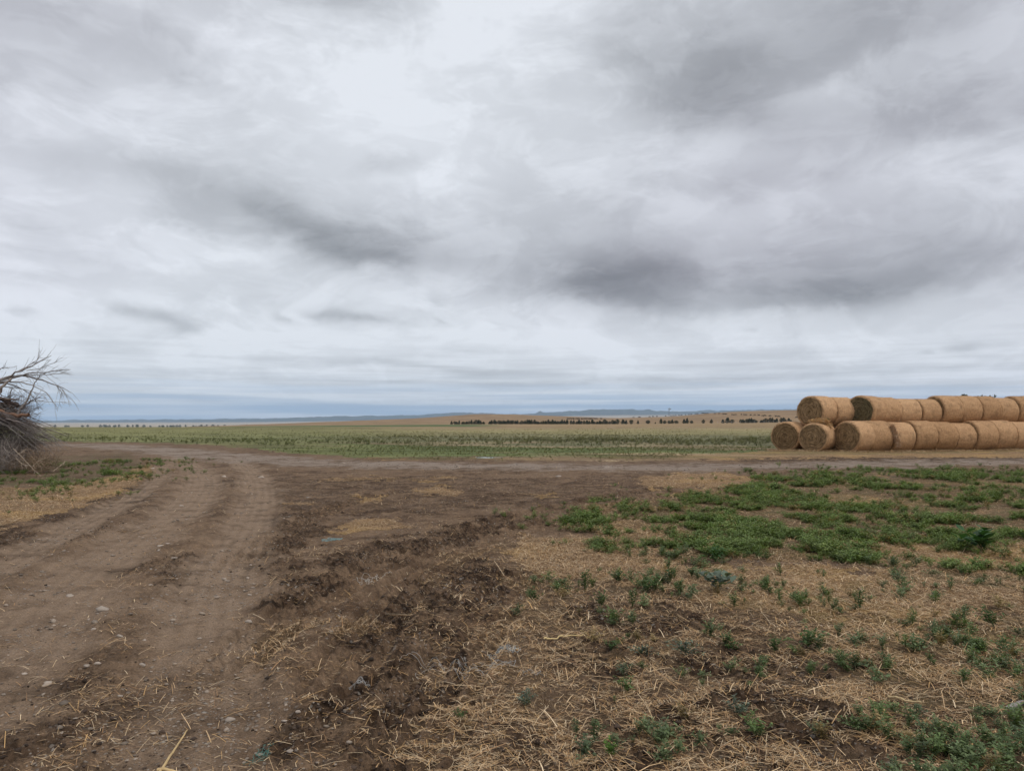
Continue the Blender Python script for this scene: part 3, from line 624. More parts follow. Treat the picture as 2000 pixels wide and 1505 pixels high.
def bale_meshes(seed, rz, ry, wm, em):
    nt, prof = 72, []
    L = BL/2; e = .10
    prof = [(-L, 1-e*1.3)] + [(-L+e*(1-math.cos(a)), 1-e*1.3+e*1.3*math.sin(a)) for a in (R(30), R(60), R(90))] + [(x_, 1.0) for x_ in np.linspace(-L+.15, L-.15, 12)]
    prof += [(-a, b) for a, b in prof[:4]][::-1]
    prof = np.array(prof); t = np.linspace(0, 2*np.pi, nt, endpoint=False)
    PX = np.repeat(prof[:, 0], nt); PR = np.repeat(prof[:, 1], nt); T = np.tile(t, len(prof))
    dent = 1 + .032*fbm(PX*1.6+seed*9, np.cos(T)*1.2+np.sin(T)*3.1, 3, .5, seed) + .012*fbm(PX*9+seed*9, T*6, 3, .6, seed+4)
    y_ = np.cos(T)*PR*ry*dent; z_ = np.sin(T)*PR*rz*dent
    z_ = np.maximum(z_, -rz*.95) + rz
    V = np.stack([PX, y_, z_-rz], 1)
    k = len(prof); i = np.arange(k-1)[:, None]*nt+np.arange(nt)[None]; j = np.arange(k-1)[:, None]*nt+(np.arange(nt)[None]+1) % nt
    Fq = np.stack([i, i+nt, j+nt, j], 2).reshape(-1, 4)
    nf = 1100; fx_ = rng.uniform(-L+.02, L-.02, nf); ft = rng.uniform(0, 6.28, nf); lf_ = rng.uniform(.05, .16, nf)
    nrm = np.stack([np.zeros(nf), np.cos(ft), np.sin(ft)], 1); tg = np.stack([rng.normal(0, .25, nf), -np.sin(ft), np.cos(ft)], 1)+nrm*rng.uniform(-.05, .45, (nf, 1)); tg /= np.linalg.norm(tg, axis=1)[:, None]
    cc = np.stack([fx_, np.cos(ft)*ry*1.005, np.maximum(np.sin(ft)*rz*1.005, -.93*rz)], 1); wv = np.stack([np.full(nf, .004), np.zeros(nf), np.zeros(nf)], 1)
    A = cc-tg*lf_[:, None]/2; B = cc+tg*lf_[:, None]/2; FV = np.stack([A-wv, A+wv, B+wv, B-wv], 1).reshape(-1, 3)
    side = np_mesh('net_wrap', np.vstack([V, FV]), [np.vstack([Fq, np.arange(nf*4).reshape(-1, 4)+len(V)])], wm, None, True)
    # end face: shallow ridged spiral of hay with loose fibres standing off it
    rs = np.linspace(.03, 1-e*1.3, 20); PRr = np.repeat(rs, nt); T2 = np.tile(t, len(rs))
    d2 = .035*(1-PRr**2) + .03*fbm(PRr*8+T2/6.28*.6, np.cos(T2)*1.5+seed, 3, .6, seed)*(PRr < .9) + .006*np.sin(PRr*60+T2)
    edge = 1+.02*fbm(np.full(nt*len(rs), -L)*1.6+seed*9, np.cos(T2)*1.2+np.sin(T2)*3.1, 3, .5, seed)
    V2 = np.stack([-L-d2*(PRr < .93), np.cos(T2)*PRr*ry*edge, np.maximum(np.sin(T2)*PRr*rz*edge, -rz*.95)], 1)
    k = len(rs); i = np.arange(k-1)[:, None]*nt+np.arange(nt)[None]; j = np.arange(k-1)[:, None]*nt+(np.arange(nt)[None]+1) % nt
    F2 = np.stack([i, i+nt, j+nt, j], 2).reshape(-1, 4)
    nf = 700; fr = np.sqrt(rng.random(nf))*.95; ft = rng.uniform(0, 6.28, nf); ln = rng.uniform(.04, .14, nf)
    fc_ = np.stack([np.full(nf, -L-.03), np.cos(ft)*fr*ry, np.maximum(np.sin(ft)*fr*rz, -.93*rz)], 1)
    a_ = ft+np.pi/2+rng.normal(0, .7, nf); dr = np.stack([-rng.uniform(-.1, .5, nf), np.cos(a_), np.sin(a_)], 1)
    dr /= np.linalg.norm(dr, axis=1)[:, None]; wv = np.cross(dr, [1, 0, 0]); wv /= np.linalg.norm(wv, axis=1)[:, None]; wv *= .004
    A = fc_-dr*ln[:, None]/2; B = fc_+dr*ln[:, None]/2
    FV = np.stack([A-wv, A+wv, B+wv, B-wv], 1).reshape(-1, 3); FF = np.arange(nf*4).reshape(-1, 4)+len(V2)
    end = np_mesh('bale_end', np.vstack([V2, FV]), [np.vstack([F2, FF])], em, None, True)
    return side, end, rz, ry
BV = [bale_meshes(1, .79, .84, M_WRAP, M_END), bale_meshes(2, .765, .82, M_WRAP, M_END), bale_meshes(3, .80, .82, M_WRAP, M_END),
      bale_meshes(4, .74, .79, M_WRAP, M_END), bale_meshes(5, .785, .81, M_WRAP, M_END_G)]
def bale(x, y, zb, beta, var, label, group, roll=0.0, endlabel=None):
    """x, y centre; beta = heading of the axis, degrees clockwise from +Y"""
    side, end, rz, ry = BV[var]
    root = bpy.data.objects.new('hay_bale', None); COL.objects.link(root); root.empty_display_size = .3
    root.location = (x, y, zb); root.rotation_euler = (0, 0, R(90-beta))
    root['label'] = label; root['category'] = 'hay bale'; root['group'] = group
    s = link('net_wrap', side, root, (0, 0, rz*.95), (R(roll), 0, 0)); 
    e = link('bale_end', end, root, (0, 0, rz*.95), (R(roll), 0, 0))
    link('bale_end', end, root, (0, 0, rz*.95), (R(roll), 0, R(180)))
    if endlabel: e['label'] = endlabel
    return root
def face_to_c(fx, fy, b): return fx+BL/2*math.sin(R(b)), fy+BL/2*math.cos(R(b))
GB, GT = 'round bales in the bottom tier of the stack', 'round bales in the top tier of the stack'
ORD = ['second', 'third', 'fourth', 'fifth', 'sixth', 'seventh', 'eighth', 'ninth', 'tenth', 'eleventh']
cx, cy = face_to_c(14.14, 39.8, 47); bale(cx, cy, H(cx, cy)-.02, 47, 1, 'round hay bale on the ground, leftmost of the whole stack', GB)
cx, cy = face_to_c(15.12, 38.6, 45); bale(cx, cy, H(cx, cy)-.02, 45, 3, 'round hay bale on the ground with loose straw and weeds lying on its top', GB)
B2C = (cx, cy)
cx, cy = face_to_c(16.60, 38.15, 61); bale(cx, cy, H(cx, cy)-.02, 61, 0, 'round hay bale on the ground with its round end showing, first of the front row', GB)
BETA = 76.5; AX = np.array([math.sin(R(BETA)), math.cos(R(BETA))]); PERP = np.array([-AX[1], AX[0]])
p0 = np.array([cx, cy]) + .61*np.array([math.sin(R(61)), math.cos(R(61))])
rr_ = random.Random(3)
t = 0; R1 = []
for i in range(9):
    gap = [.0, .10, .05, .04, .0, .02, .04, .0, .03][i]; t += gap
    c = p0 + AX*(t+BL/2) + PERP*rr_.uniform(-.05, .05); t += BL
    var = [2, 1, 0, 1, 3, 0, 2, 1, 0][i]
    bale(c[0], c[1], H(*c)-.02, BETA+rr_.uniform(-3, 3), var, f'{ORD[i]} round hay bale from the left in the long front row on the ground', GB, rr_.uniform(-4, 4)); R1.append(c)
# row hidden behind, which carries the upper tier
q0 = p0 + PERP*1.80 - AX*.1
for i in range(9):
    c = q0 + AX*(BL/2+i*(BL+.05)) + PERP*rr_.uniform(-.04, .04)
    bale(c[0], c[1], H(*c)-.02, BETA+rr_.uniform(-2, 2), [0, 2, 1][i % 3], f'{["first"]+ORD and (["first"]+ORD)[i]} bale from the left of the middle ground row hidden behind the front row', 'round bales of the hidden middle row', rr_.uniform(-4, 4))
for i in range(2):
    c = q0 + PERP*1.78 + AX*(BL/2-.75+i*(BL+.05)); bale(c[0], c[1], H(*c)-.02, BETA, i, ['bale on the ground behind the leftmost bale and under the top left bale', 'bale on the ground at the back under the rear top left bale'][i], 'round bales of the hidden back row')
# upper tier
tz = 1.29
cx, cy = face_to_c(15.30, 39.45, 58); bale(cx, cy, tz-.02, 58, 0, 'top tier hay bale farthest left, with a broad brown round end above the straw heap', GT)
c2 = np.array([cx, cy]) + (BL+.06)*np.array([math.sin(R(72)), math.cos(R(72))]); bale(c2[0], c2[1], tz-.03, 73, 1, 'top tier hay bale wedged behind the leftmost top bale, mostly hidden', GT)
u0 = p0 + PERP*.92 + AX*.42; t = 0
ft = np.array([17.86, 39.35]); 
for i in range(10):
    b_ = 54 if i == 0 else BETA+rr_.uniform(-3, 3)
    if i == 0: c = np.array(face_to_c(17.78, 39.30, b_)); end_ = c + .61*np.array([math.sin(R(b_)), math.cos(R(b_))])
    else:
        end_ = end_ + AX*[0, .0, .0, .04, .01, .0, .02, .0, .01, .02][i]; c = end_ + AX*BL/2 + PERP*rr_.uniform(-.05, .05); end_ = end_ + AX*BL
    lab = 'top tier hay bale with a dark greenish weathered round end' if i == 0 else f'{ORD[i-1]} top tier hay bale counted from the dark greenish ended one'
    bale(c[0], c[1], tz + [0, -.03, -.05, -.05, .03, .03, .0, -.01, .02, .0][i], b_, [4, 1, 3, 3, 0, 0, 2, 1, 2, 0][i], lab, GT, rr_.uniform(-4, 4), 'dark greenish weathered straw end' if i == 0 else None)
def fibres(n, centre, radii, ln, wd, cols, flat=.6, seed=0):
    q = rng.normal(0, 1, (n, 3)); q /= np.linalg.norm(q, axis=1)[:, None]; q *= rng.random((n, 1))**.45
    C = np.array(centre)+q*np.array(radii)
    d = rng.normal(0, 1, (n, 3)); d[:, 2] *= flat; d /= np.linalg.norm(d, axis=1)[:, None]
    wv = np.cross(d, rng.normal(0, 1, (n, 3))); wv /= np.linalg.norm(wv, axis=1)[:, None]; wv *= wd*rng.uniform(.5, 1.3, (n, 1))
    l = ln*rng.uniform(.4, 1.3, (n, 1)); A = C-d*l/2; B = C+d*l/2
    V = np.stack([A-wv, A+wv, B+wv, B-wv], 1).reshape(-1, 3); c = np.array(cols)[rng.integers(0, len(cols), n)]*rng.uniform(.7, 1.2, (n, 1))
    return V, np.arange(n*4).reshape(-1, 4), np.repeat(c, 4, 0)
HAYC = [[.62, .38, .16], [.52, .29, .10], [.58, .42, .25], [.38, .22, .10]]
bx, by = B2C; top = H(bx, by)-.02+1.50
v, f, c = merge([fibres(2200, (bx+.05, by+.05, top+.0), (.52, .50, .17), .16, .006, HAYC), fibres(1200, (bx+.05, by-.25, top+.02), (.42, .3, .16), .16, .005, HAYC), fibres(500, (bx+.40, by-.28, top-.22), (.22, .2, .2), .14, .005, HAYC)])
link('loose_hay_heap', np_mesh('loose_hay_heap', v, [f], M_STRAW, {'tint': c}), label='orange brown heap of loose hay spread over the top of a ground bale', category='loose hay')
x = np.array([bx+.22, bx+.42, bx+.32, bx+.52]); y = np.array([by-.1, by-.15, by+.1, by-.02]); 
v, f, c = plants(x, y, PL_LO, np.array([2.2, 2.0, 1.8, 1.5]), greens(4, (.10, .14, .06), (.16, .19, .11)), np.full(4, top+.04))
link('weed_tuft', np_mesh('weed_tuft', v, [f], M_LEAF, {'tint': c}), label='green weed tuft growing in the loose hay on top of a bale', category='weed')
j = (R1[0]+R1[1])/2 - PERP*.62
parts = [fibres(420, (j[0]-.10+.24*k/6, j[1]-.16-.03*k, 1.22-.145*k), (.10, .09, .12), .2, .006, [[.55, .36, .22], [.48, .27, .13], [.60, .45, .30]], 1.2) for k in range(7)]
v, f, c = merge(parts); link('torn_hay_clump', np_mesh('torn_hay_clump', v, [f], M_STRAW, {'tint': c}), label='torn ragged clump of hay hanging down between two bales of the front row', category='loose hay')
# hay trodden round the foot of the stack
x = rng.uniform(13, 30, 9000); y = 38.2+(x-16.6)*.24+rng.normal(-.55, .5, 9000); y = np.where(x < 16.6, 38.9-(x-15)*.3+rng.normal(-.4, .5, 9000), y)
z = height(x, y); n = len(x)
v, f, c = straw_cloud(x, y, z, rng.uniform(.08, .3, n), rng.uniform(.006, .016, n), rng.uniform(.005, .06, n), .25)
link('trodden_hay', np_mesh('trodden_hay', v, [f], M_STRAW, {'tint': c*.9}), kind='stuff', label='hay litter along the foot of the bale stack')

# ------------------------------------------------------------------ brush pile
def tube(pts, r0, r1, k=5):
    P = np.array(pts, float); n = len(P); t = np.gradient(P, axis=0); t /= np.linalg.norm(t, axis=1)[:, None]+1e-9
    up = np.array([.13, .2, 1.]); a = np.cross(t, up); a /= np.linalg.norm(a, axis=1)[:, None]+1e-9; b = np.cross(t, a)
    rad_ = np.linspace(r0, r1, n)[:, None, None]; th_ = np.linspace(0, 2*np.pi, k, endpoint=False)[None, :, None]
    V = (P[:, None]+rad_*(np.cos(th_)*a[:, None]+np.sin(th_)*b[:, None])).reshape(-1, 3)
    i = np.arange(n-1)[:, None]*k+np.arange(k)[None]; j_ = np.arange(n-1)[:, None]*k+(np.arange(k)[None]+1) % k
    return V, np.stack([i, j_, j_+k, i+k], 2).reshape(-1, 4)
def spline(pts, n=14, wob=.0):
    P = np.array(pts, float); d = np.concatenate([[0], np.cumsum(np.linalg.norm(np.diff(P, axis=0), axis=1))])
    q = P
    for _ in range(2):
        o = [q[0]]
        for a, b in zip(q[:-1], q[1:]): o += [a*.75+b*.25, a*.25+b*.75]
        o.append(q[-1]); q = np.array(o)
    d = np.concatenate([[0], np.cumsum(np.linalg.norm(np.diff(q, axis=0), axis=1))]); s_ = np.linspace(0, d[-1], n)
    out = np.stack([np.interp(s_, d, q[:, i]) for i in range(3)], 1)
    if wob: out[1:-1] += rng.normal(0, wob, (n-2, 3))
    return out
BY = 23.4
def bp_(cx, cy, dy=0.):                                             # survey point of the pile -> position
    Yp = BY+dy; return np.array([(cx/5.786-1000)/F*Yp, Yp, EYE+(HZ-(680+cy/5.786))/F*Yp])
WOODC = [[.25, .22, .20], [.18, .155, .145], [.32, .29, .265], [.15, .12, .105]]
pile = bpy.data.objects.new('brush_pile', None); COL.objects.link(pile); pile.location = (-16.6, BY, H(-16.6, BY))
pile['label'] = 'big heap of grey dead branches and dry brush at the edge of the yard'; pile['category'] = 'brush pile'
def wood_part(name, segs, label=None, twigs=0, tl=.6, droop=.1, col=None, r_t=.006):
    V = []; Fq = []; C = []; off = 0
    def add(P, r0, r1, k, c):
        nonlocal off
        v, f = tube(P, r0, r1, k); V.append(v); Fq.append(f+off); C.append(np.tile(c, (len(v), 1))); off += len(v)
    for pts, r0, r1 in segs:
        c = np.array(col if col is not None else WOODC[rng.integers(0, 3)])*rng.uniform(.8, 1.15)
        P = spline(pts, 16, r0*.35); add(P, r0, r1, 6, c)
        for _ in range(twigs):
            i = rng.integers(3, 15); d = P[i]-P[i-1]; d /= np.linalg.norm(d); nrm = rng.normal(0, 1, 3); nrm -= d*nrm.dot(d); nrm /= np.linalg.norm(nrm)
            L = tl*rng.uniform(.3, 1.1); dd = d*.85+nrm*rng.uniform(.25, .75)
            Q = [P[i], P[i]+dd*L*.4, P[i]+dd*L*.75+np.array([0, 0, -droop*L*.4]), P[i]+dd*L+np.array([0, 0, -droop*L])]
            Q = spline(Q, 7, .008); add(Q, r_t*rng.uniform(.7, 1.3), .002, 3, c*rng.uniform(.7, 1.1))
            if rng.random() < .6:
                e = Q[3]; nn = rng.normal(0, .5, 3); dd2 = dd*.7+nn*.5; add(np.array([e, e+dd2*L*.25, e+dd2*L*.5]), .004, .0015, 3, c*.8)
    me_ = np_mesh(name, np.concatenate(V)-np.array(pile.location), [np.concatenate(Fq)], M_WOOD, {'tint': np.concatenate(C)}, True)
    return link(name, me_, pile, label=label)
def pl(l, dy=0., dy1=None): 
    n = len(l); return [bp_(a, b, dy+((dy1 if dy1 is not None else dy)-dy)*i/(n-1)) for i, (a, b) in enumerate(l)]
wood_part('branch', [(pl([(-300,470),(0,360),(100,320),(180,270),(340,215),(500,140),(580,82)], 0, -.3), .045, .006), (pl([(180,270),(260,235),(360,170),(465,90)], 0, .3), .02, .004), (pl([(300,250),(420,240),(560,185),(650,145)], .2, .4), .012, .003)], 'pale limb arching up highest at the top of the pile', 14, .5, -.1)
wood_part('branch', [(pl([(-100,375),(100,345),(200,315),(340,272),(550,265),(800,240)], -.2, -.5), .03, .004), (pl([(270,300),(450,300),(650,290),(810,270)], -.3, .2), .014, .003)], None, 16, .6, .0)
wood_part('branch', [(pl([(-60,350),(100,340),(270,300),(400,340),(560,390),(680,430),(800,500)], .1, -.4), .04, .006), (pl([(600,400),(690,450),(760,545)], -.3, -.3), .01, .003), (pl([(620,405),(680,470),(712,545)], -.3, -.2), .008, .003)], 'limb drooping far out to the side', 9, .45, .3)
wood_part('branch', [(pl([(-100,380),(50,375),(250,380),(400,430),(530,500),(600,600),(660,680)], 0, .3), .028, .005)], None, 10, .45, .3)
wood_part('branch', [(pl([(-50,400),(100,390),(300,480),(400,580),(440,690)], .2, .4), .024, .005), (pl([(0,430),(120,440),(330,470),(520,550)], .4, .2), .016, .003)], None, 10, .45, .2)
wood_part('branch', [(pl([(-80,600),(0,490),(60,400),(130,340)], -.3, -.3), .055, .03)], 'thick pale limb standing steeply', 5, .4, 0, [.36, .31, .27])
wood_part('branch', [(pl([(170,790),(220,720),(260,655),(330,540),(365,430),(410,360),(475,310)], -.4, -.1), .042, .008), (pl([(240,680),(330,605),(400,575),(455,550)], -.4, -.4), .03, .006)], 'forked grey limb rising from the middle of the pile', 16, .5, .0)
wood_part('branch', [(pl([(60,710),(100,580),(135,450)], .1, .1), .022, .010), (pl([(0,520),(80,560),(150,520),(250,540)], .2, 0), .014, .004)], None, 14, .45, .1)
for l_ in ([(250,600),(420,600),(600,605),(800,610)], [(330,720),(420,670),(480,640)], [(-100,250),(0,235),(80,212),(170,216)], [(-120,330),(-20,260),(20,225),(60,205)]):
    wood_part('branch', [(pl(l_, .3, .2), .010, .003)], None, 6, .4, .1)
segs = []
for k in range(22):
    a = rng.uniform(-450, -50); b = rng.uniform(590, 790); L = rng.uniform(200, 520); sl = rng.uniform(-.1, .5); dy = rng.uniform(-.8, .8)
    x1 = min(a+L, 200+rng.uniform(-60, 60)); wood_part('log', [(pl([(a, b), ((a+x1)/2, b+(x1-a)/2*sl-15), (x1, b+(x1-a)*sl*.8)], dy, dy+rng.uniform(-.4, .4)), rng.uniform(.03, .07), rng.uniform(.012, .04))], None, 4, .5, .1, np.array([.17, .13, .105])*rng.uniform(.6, 1.4))
wood_part('log', [(pl([(-250,650),(0,700),(150,760),(330,745)], -.6, -.7), .06, .05)], 'thick reddish brown log end sticking out', 2, .3, 0, [.20, .115, .075])
wood_part('log', [(pl([(-300,560),(-50,570),(60,590),(205,650)], -.2, -.5), .085, .05), (pl([(-200,620),(0,600),(110,640),(190,720)], 0, 0), .07, .05)], 'dark rotten log', 4, .3, 0, [.085, .06, .05])
for sgn in range(4):
    segs = []
    for k in range(12):
        dy = rng.uniform(-1.0, .6); x0 = rng.uniform(-300, 100); y0 = rng.uniform(660, 800); u = rng.random()
        x1 = 420+u*400+rng.normal(0, 40); y1 = 1170-u*90+rng.normal(0, 60)-sgn*35
        if y1 > 1330: y1 = 1330
        xm = x0*.45+x1*.55; ym = y0+(y1-y0)*.44
        segs.append((pl([(x0, y0), ((x0+xm)/2, (y0+ym)/2-15), (xm, ym), (x1, y1)], dy, dy*.5), rng.uniform(.010, .024), .003))
    wood_part('twig_spray', segs, 'spray of straight thin twigs fanning down to the ground' if sgn == 0 else None, 5, .45, .15, WOODC[sgn], .005)
# tangled heart and dry weeds round the foot
def tangle(n, cen, radii, L, r, cols, name, parent=None, curl=.5, bias=(0, 0, 0), **props):
    V = []; Fq = []; C = []; off = 0
    for _ in range(n):
        q = rng.normal(0, 1, 3); q /= np.linalg.norm(q); q *= rng.random()**.4; p = np.array(cen)+q*np.array(radii)
        d = rng.normal(0, 1, 3)+np.array(bias); d /= np.linalg.norm(d); l = L*rng.uniform(.4, 1.2); P = [p]
        for s_ in range(4): d = d+rng.normal(0, curl, 3)*.5; d /= np.linalg.norm(d); p = p+d*l/4; P.append(p)
        P = np.array(P); P[:, 2] = np.maximum(P[:, 2], .0)
        v, f = tube(P, r*rng.uniform(.6, 1.3), r*.4, 3); V.append(v); Fq.append(f+off); off += len(v); C.append(np.tile(np.array(cols[rng.integers(0, len(cols))])*rng.uniform(.7, 1.25), (len(v), 1)))
    loc = np.array(parent.location) if parent else 0
    return link(name, np_mesh(name, np.concatenate(V)-loc, [np.concatenate(Fq)], M_WOOD, {'tint': np.concatenate(C)}), parent, **props)
tangle(1100, (-16.6, BY+.3, 1.15), (1.4, 1.2, .9), 1.0, .010, [[.16, .135, .12], [.22, .19, .17], [.10, .08, .07]], 'twigs', pile)
tangle(700, (-15.5, BY+.1, 1.75), (.75, .7, .42), .6, .006, [[.22, .195, .18], [.15, .125, .115], [.28, .25, .23]], 'twigs', pile, .35, (.9, 0, -.1))
tangle(420, (-15.2, BY, 1.0), (.75, .7, .35), .8, .006, [[.20, .17, .155], [.15, .125, .11]], 'twigs', pile, .3, (1.2, 0, -.7))
tangle(1000, (-18.3, BY+.6, 1.2), (1.9, 1.4, 1.2), 1.1, .013, [[.12, .095, .08], [.17, .14, .12]], 'twigs', pile)
tangle(2400, (-15.9, BY-.7, .45), (1.55, .7, .62), .55, .0045, [[.33, .285, .25], [.26, .22, .195], [.42, .36, .31], [.22, .20, .19]], 'dry_weeds', None, .6, (.2, -.2, .9), kind='stuff', label='grey tan dry weeds tangled round the foot of the brush pile')
tangle(900, (-14.6, BY-.2, .25), (.95, .7, .34), .5, .0045, [[.30, .20, .13], [.36, .27, .19], [.22, .17, .10]], 'dry_weeds', None, .6, (.3, -.2, .7), kind='stuff', label='rusty brown dry weeds below the fan of twigs')
segs = [(pl([(150,1130),(260,1240),(350,1340),(460,1440)], -1.2, -2.0), .008, .004), (pl([(180,1240),(270,1320),(330,1330)], -1.3, -1.6), .006, .003), (pl([(170,1210),(300,1140)], -1.2, -1.2), .005, .003), (pl([(370,1330),(460,1250)], -1.4, -1.2), .005, .002), (pl([(600,1390),(720,1290)], -1.2, -1.0), .006, .003)]
wood_part('branch', segs, 'pale bare stems leaning at the foot of the pile', 3, .3, 0, [.48, .38, .28])

# ------------------------------------------------------------------ trees of the shelter belt, the valley and behind the stack
def crown_template(seed, n, cone, q):
    n = int(n*1.7)
    r_ = np.random.default_rng(seed); T = []; Fq = []; tt = []
    lob = r_.uniform(-1, 1, (5, 3))*np.array([.22, .22, .18])
    for i in range(n):
        h = r_.random(); w_ = (1-h)**.65*(.4+.6*min(1, h*6)) if cone else math.sqrt(max(0, 1-(2*h-1)**2))
        a = r_.uniform(0, 6.28); rr__ = w_*.5*r_.random()**.35*(1+.18*math.sin(3*a+seed)+.12*math.sin(7*h*3+seed)); c = np.array([math.cos(a)*rr__, math.sin(a)*rr__, .06+.94*h]) + lob[r_.integers(0, 5)]*.35
        d1 = r_.normal(0, 1, 3); d1 /= np.linalg.norm(d1); d2 = np.cross(d1, r_.normal(0, 1, 3)); d2 /= np.linalg.norm(d2); s_ = q*r_.uniform(.5, 1.3)
        k = len(T); T.extend([c-d1*s_, c-d2*s_*.6, c+d1*s_, c+d2*s_*.6]); Fq.append((k, k+1, k+2, k+3)); tt.extend([r_.uniform(.6, 1.4)]*4)
    # trunk
    for i in range(4):
        a0_, a1_ = i*1.5708, (i+1)*1.5708; k = len(T); T.extend([np.array([.04*math.cos(a0_), .04*math.sin(a0_), -.03]), np.array([.04*math.cos(a1_), .04*math.sin(a1_), -.03]), np.array([.02*math.cos(a1_), .02*math.sin(a1_), .5]), np.array([.02*math.cos(a0_), .02*math.sin(a0_), .5])]); Fq.append((k, k+1, k+2, k+3)); tt.extend([1.6]*4)
    return np.array(T), np.array(Fq), np.array(tt)
JUN = [crown_template(i, 260, True, .09) for i in range(5)] + [crown_template(i+9, 240, False, .09) for i in range(3)]
DEC = [crown_template(i+30, 420, False, .06) for i in range(5)]
def tmesh(tpl, col):
    T, Fq, tt = tpl; c = np.array(col)[None]*tt[:, None]
    k = len(T)-16; fk = len(Fq)-4
    return (np_mesh('crown', T[:k], [Fq[:fk]], M_FOLIAGE, {'tint': c[:k]}), np_mesh('trunk', T[k:], [Fq[fk:]-k], M_WOOD, {'tint': np.tile([.09, .07, .05], (16, 1))}))
JM = [tmesh(t_, col) for t_, col in zip(JUN, [(.030, .045, .026), (.036, .050, .028), (.028, .040, .026), (.034, .046, .03), (.04, .052, .028), (.032, .046, .025), (.040, .046, .028), (.03, .044, .028)])]
DM = [tmesh(t_, (.05, .062, .035)) for t_ in DEC]
def put_tree(px_, D, w_, h_, nm, me_, label, group=None):
    x_ = (px_-1000)/F*D; o = link(nm, None, None, (x_, D, H(x_, D)-.05), (0, 0, rng.uniform(0, 6.28)), label=label, category='tree', group=group)
    o.scale = (w_, w_, h_); link('crown', me_[0], o); link('trunk', me_[1], o); return o
TD = 520
def belt(x0, x1, step, h, label, group, D=TD):
    p = x0
    while p <= x1:
        k = rng.integers(0, 8); put_tree(p+rng.uniform(-.8, .8), D+rng.uniform(-1.5, 1.5), rng.uniform(2.0, 3.3), h*rng.uniform(.62, 1.25), 'juniper_tree', JM[k], label, group); p += step
put_tree(882, TD, 2.2, 2.2, 'juniper_tree', JM[0], 'small juniper standing alone at the left end of the far tree row', None)
belt(888, 948, 4.7, 2.5, 'dark juniper in the short left length of the far tree row, before the gap', 'junipers of the short left row')
belt(956, 1110, 4.6, 2.6, 'dark juniper in the long middle length of the far tree row', 'junipers of the long middle row')
belt(1116, 1208, 5.0, 2.8, 'dark juniper in the tree row just below the dense line of cattle', 'junipers of the row below the cattle')
for (p, h, w_, k, lab) in [(1217,3.1,3.6,0,'full juniper just right of the end of the far tree row'),(1223,2.6,2.6,2,'half hidden juniper touching the first detached juniper'),(1233,2.7,2.8,5,'round topped juniper standing alone, first after the detached pair'),(1246,2.5,1.9,1,'narrow pointed juniper standing alone in the far row of single trees'),
   (1266,2.4,3.0,6,'low wide juniper alone between the narrow one and the ragged group'),(1280,1.2,1.0,3,'tiny juniper sapling between two wider junipers'),(1291,3.3,2.6,4,'tallest pointed juniper of the ragged pair'),(1298,2.1,2.6,7,'low round juniper leaning into the ragged pair'),
   (1307,2.0,2.6,5,'low juniper on the left side of the group below the windmill'),(1313,2.7,2.6,0,'upright juniper in the middle of the group below the windmill'),(1321,2.0,2.8,6,'low wide juniper on the right of the group below the windmill'),
   (1336,3.0,2.8,1,'bushy juniper left in the tall dark pair'),(1342,3.6,2.6,0,'tall pointed juniper in the tall dark pair'),(1351,1.9,2.4,7,'low juniper hugging the foot of the tall dark pair'),
   (1373.6,2.5,2.3,5,'lone round juniper right of the tall dark pair'),(1390,2.7,2.7,3,'lone conical juniper beside the pale gap before the wide clump'),(1412,2.6,3.0,2,'left juniper of the wide three tree clump'),(1421,3.6,4.0,4,'tallest juniper of the wide three tree clump'),(1430,2.4,3.0,6,'right juniper of the wide three tree clump')]:
    put_tree(p, TD, w_, h, 'juniper_tree', JM[k], lab, None)
belt(1446, 1479, 4.3, 2.6, 'dark juniper in the first dense block left of the bale stack', 'junipers of the first dense block')
belt(1487, 1521, 4.4, 2.8, 'dark juniper in the middle dense block left of the bale stack', 'junipers of the middle dense block')
belt(1526, 1546, 4.6, 2.6, 'dark juniper in the dense block nearest the bale stack', 'junipers of the block nearest the stack')
for (p, h, w_, lab) in [(1884,6.15,3.4,'treetop showing over the stack, leftmost of the three'),(1913,6.0,4.4,'treetop showing over the stack, the widest, in the middle'),(1938,6.1,2.8,'treetop showing over the stack, rightmost of the three')]:
    put_tree(p, 150, w_, h, 'broadleaf_tree', DM[int(p) % 5], lab, 'trees behind the bale stack')
VT = list(rng.uniform(100, 175, 5))+list(rng.uniform(195, 275, 14))+list(rng.uniform(275, 330, 6))+list(rng.uniform(332, 352, 5))+list(rng.uniform(355, 400, 6))+list(rng.uniform(398, 442, 12))+[455, 470, 482, 503]
for p in VT:
    put_tree(p, rng.uniform(3000, 3500), rng.uniform(8, 15), rng.uniform(7, 11.5), 'valley_tree', DM[rng.integers(0, 5)], 'tiny dark tree in the distant valley beyond the green field', 'distant valley trees')

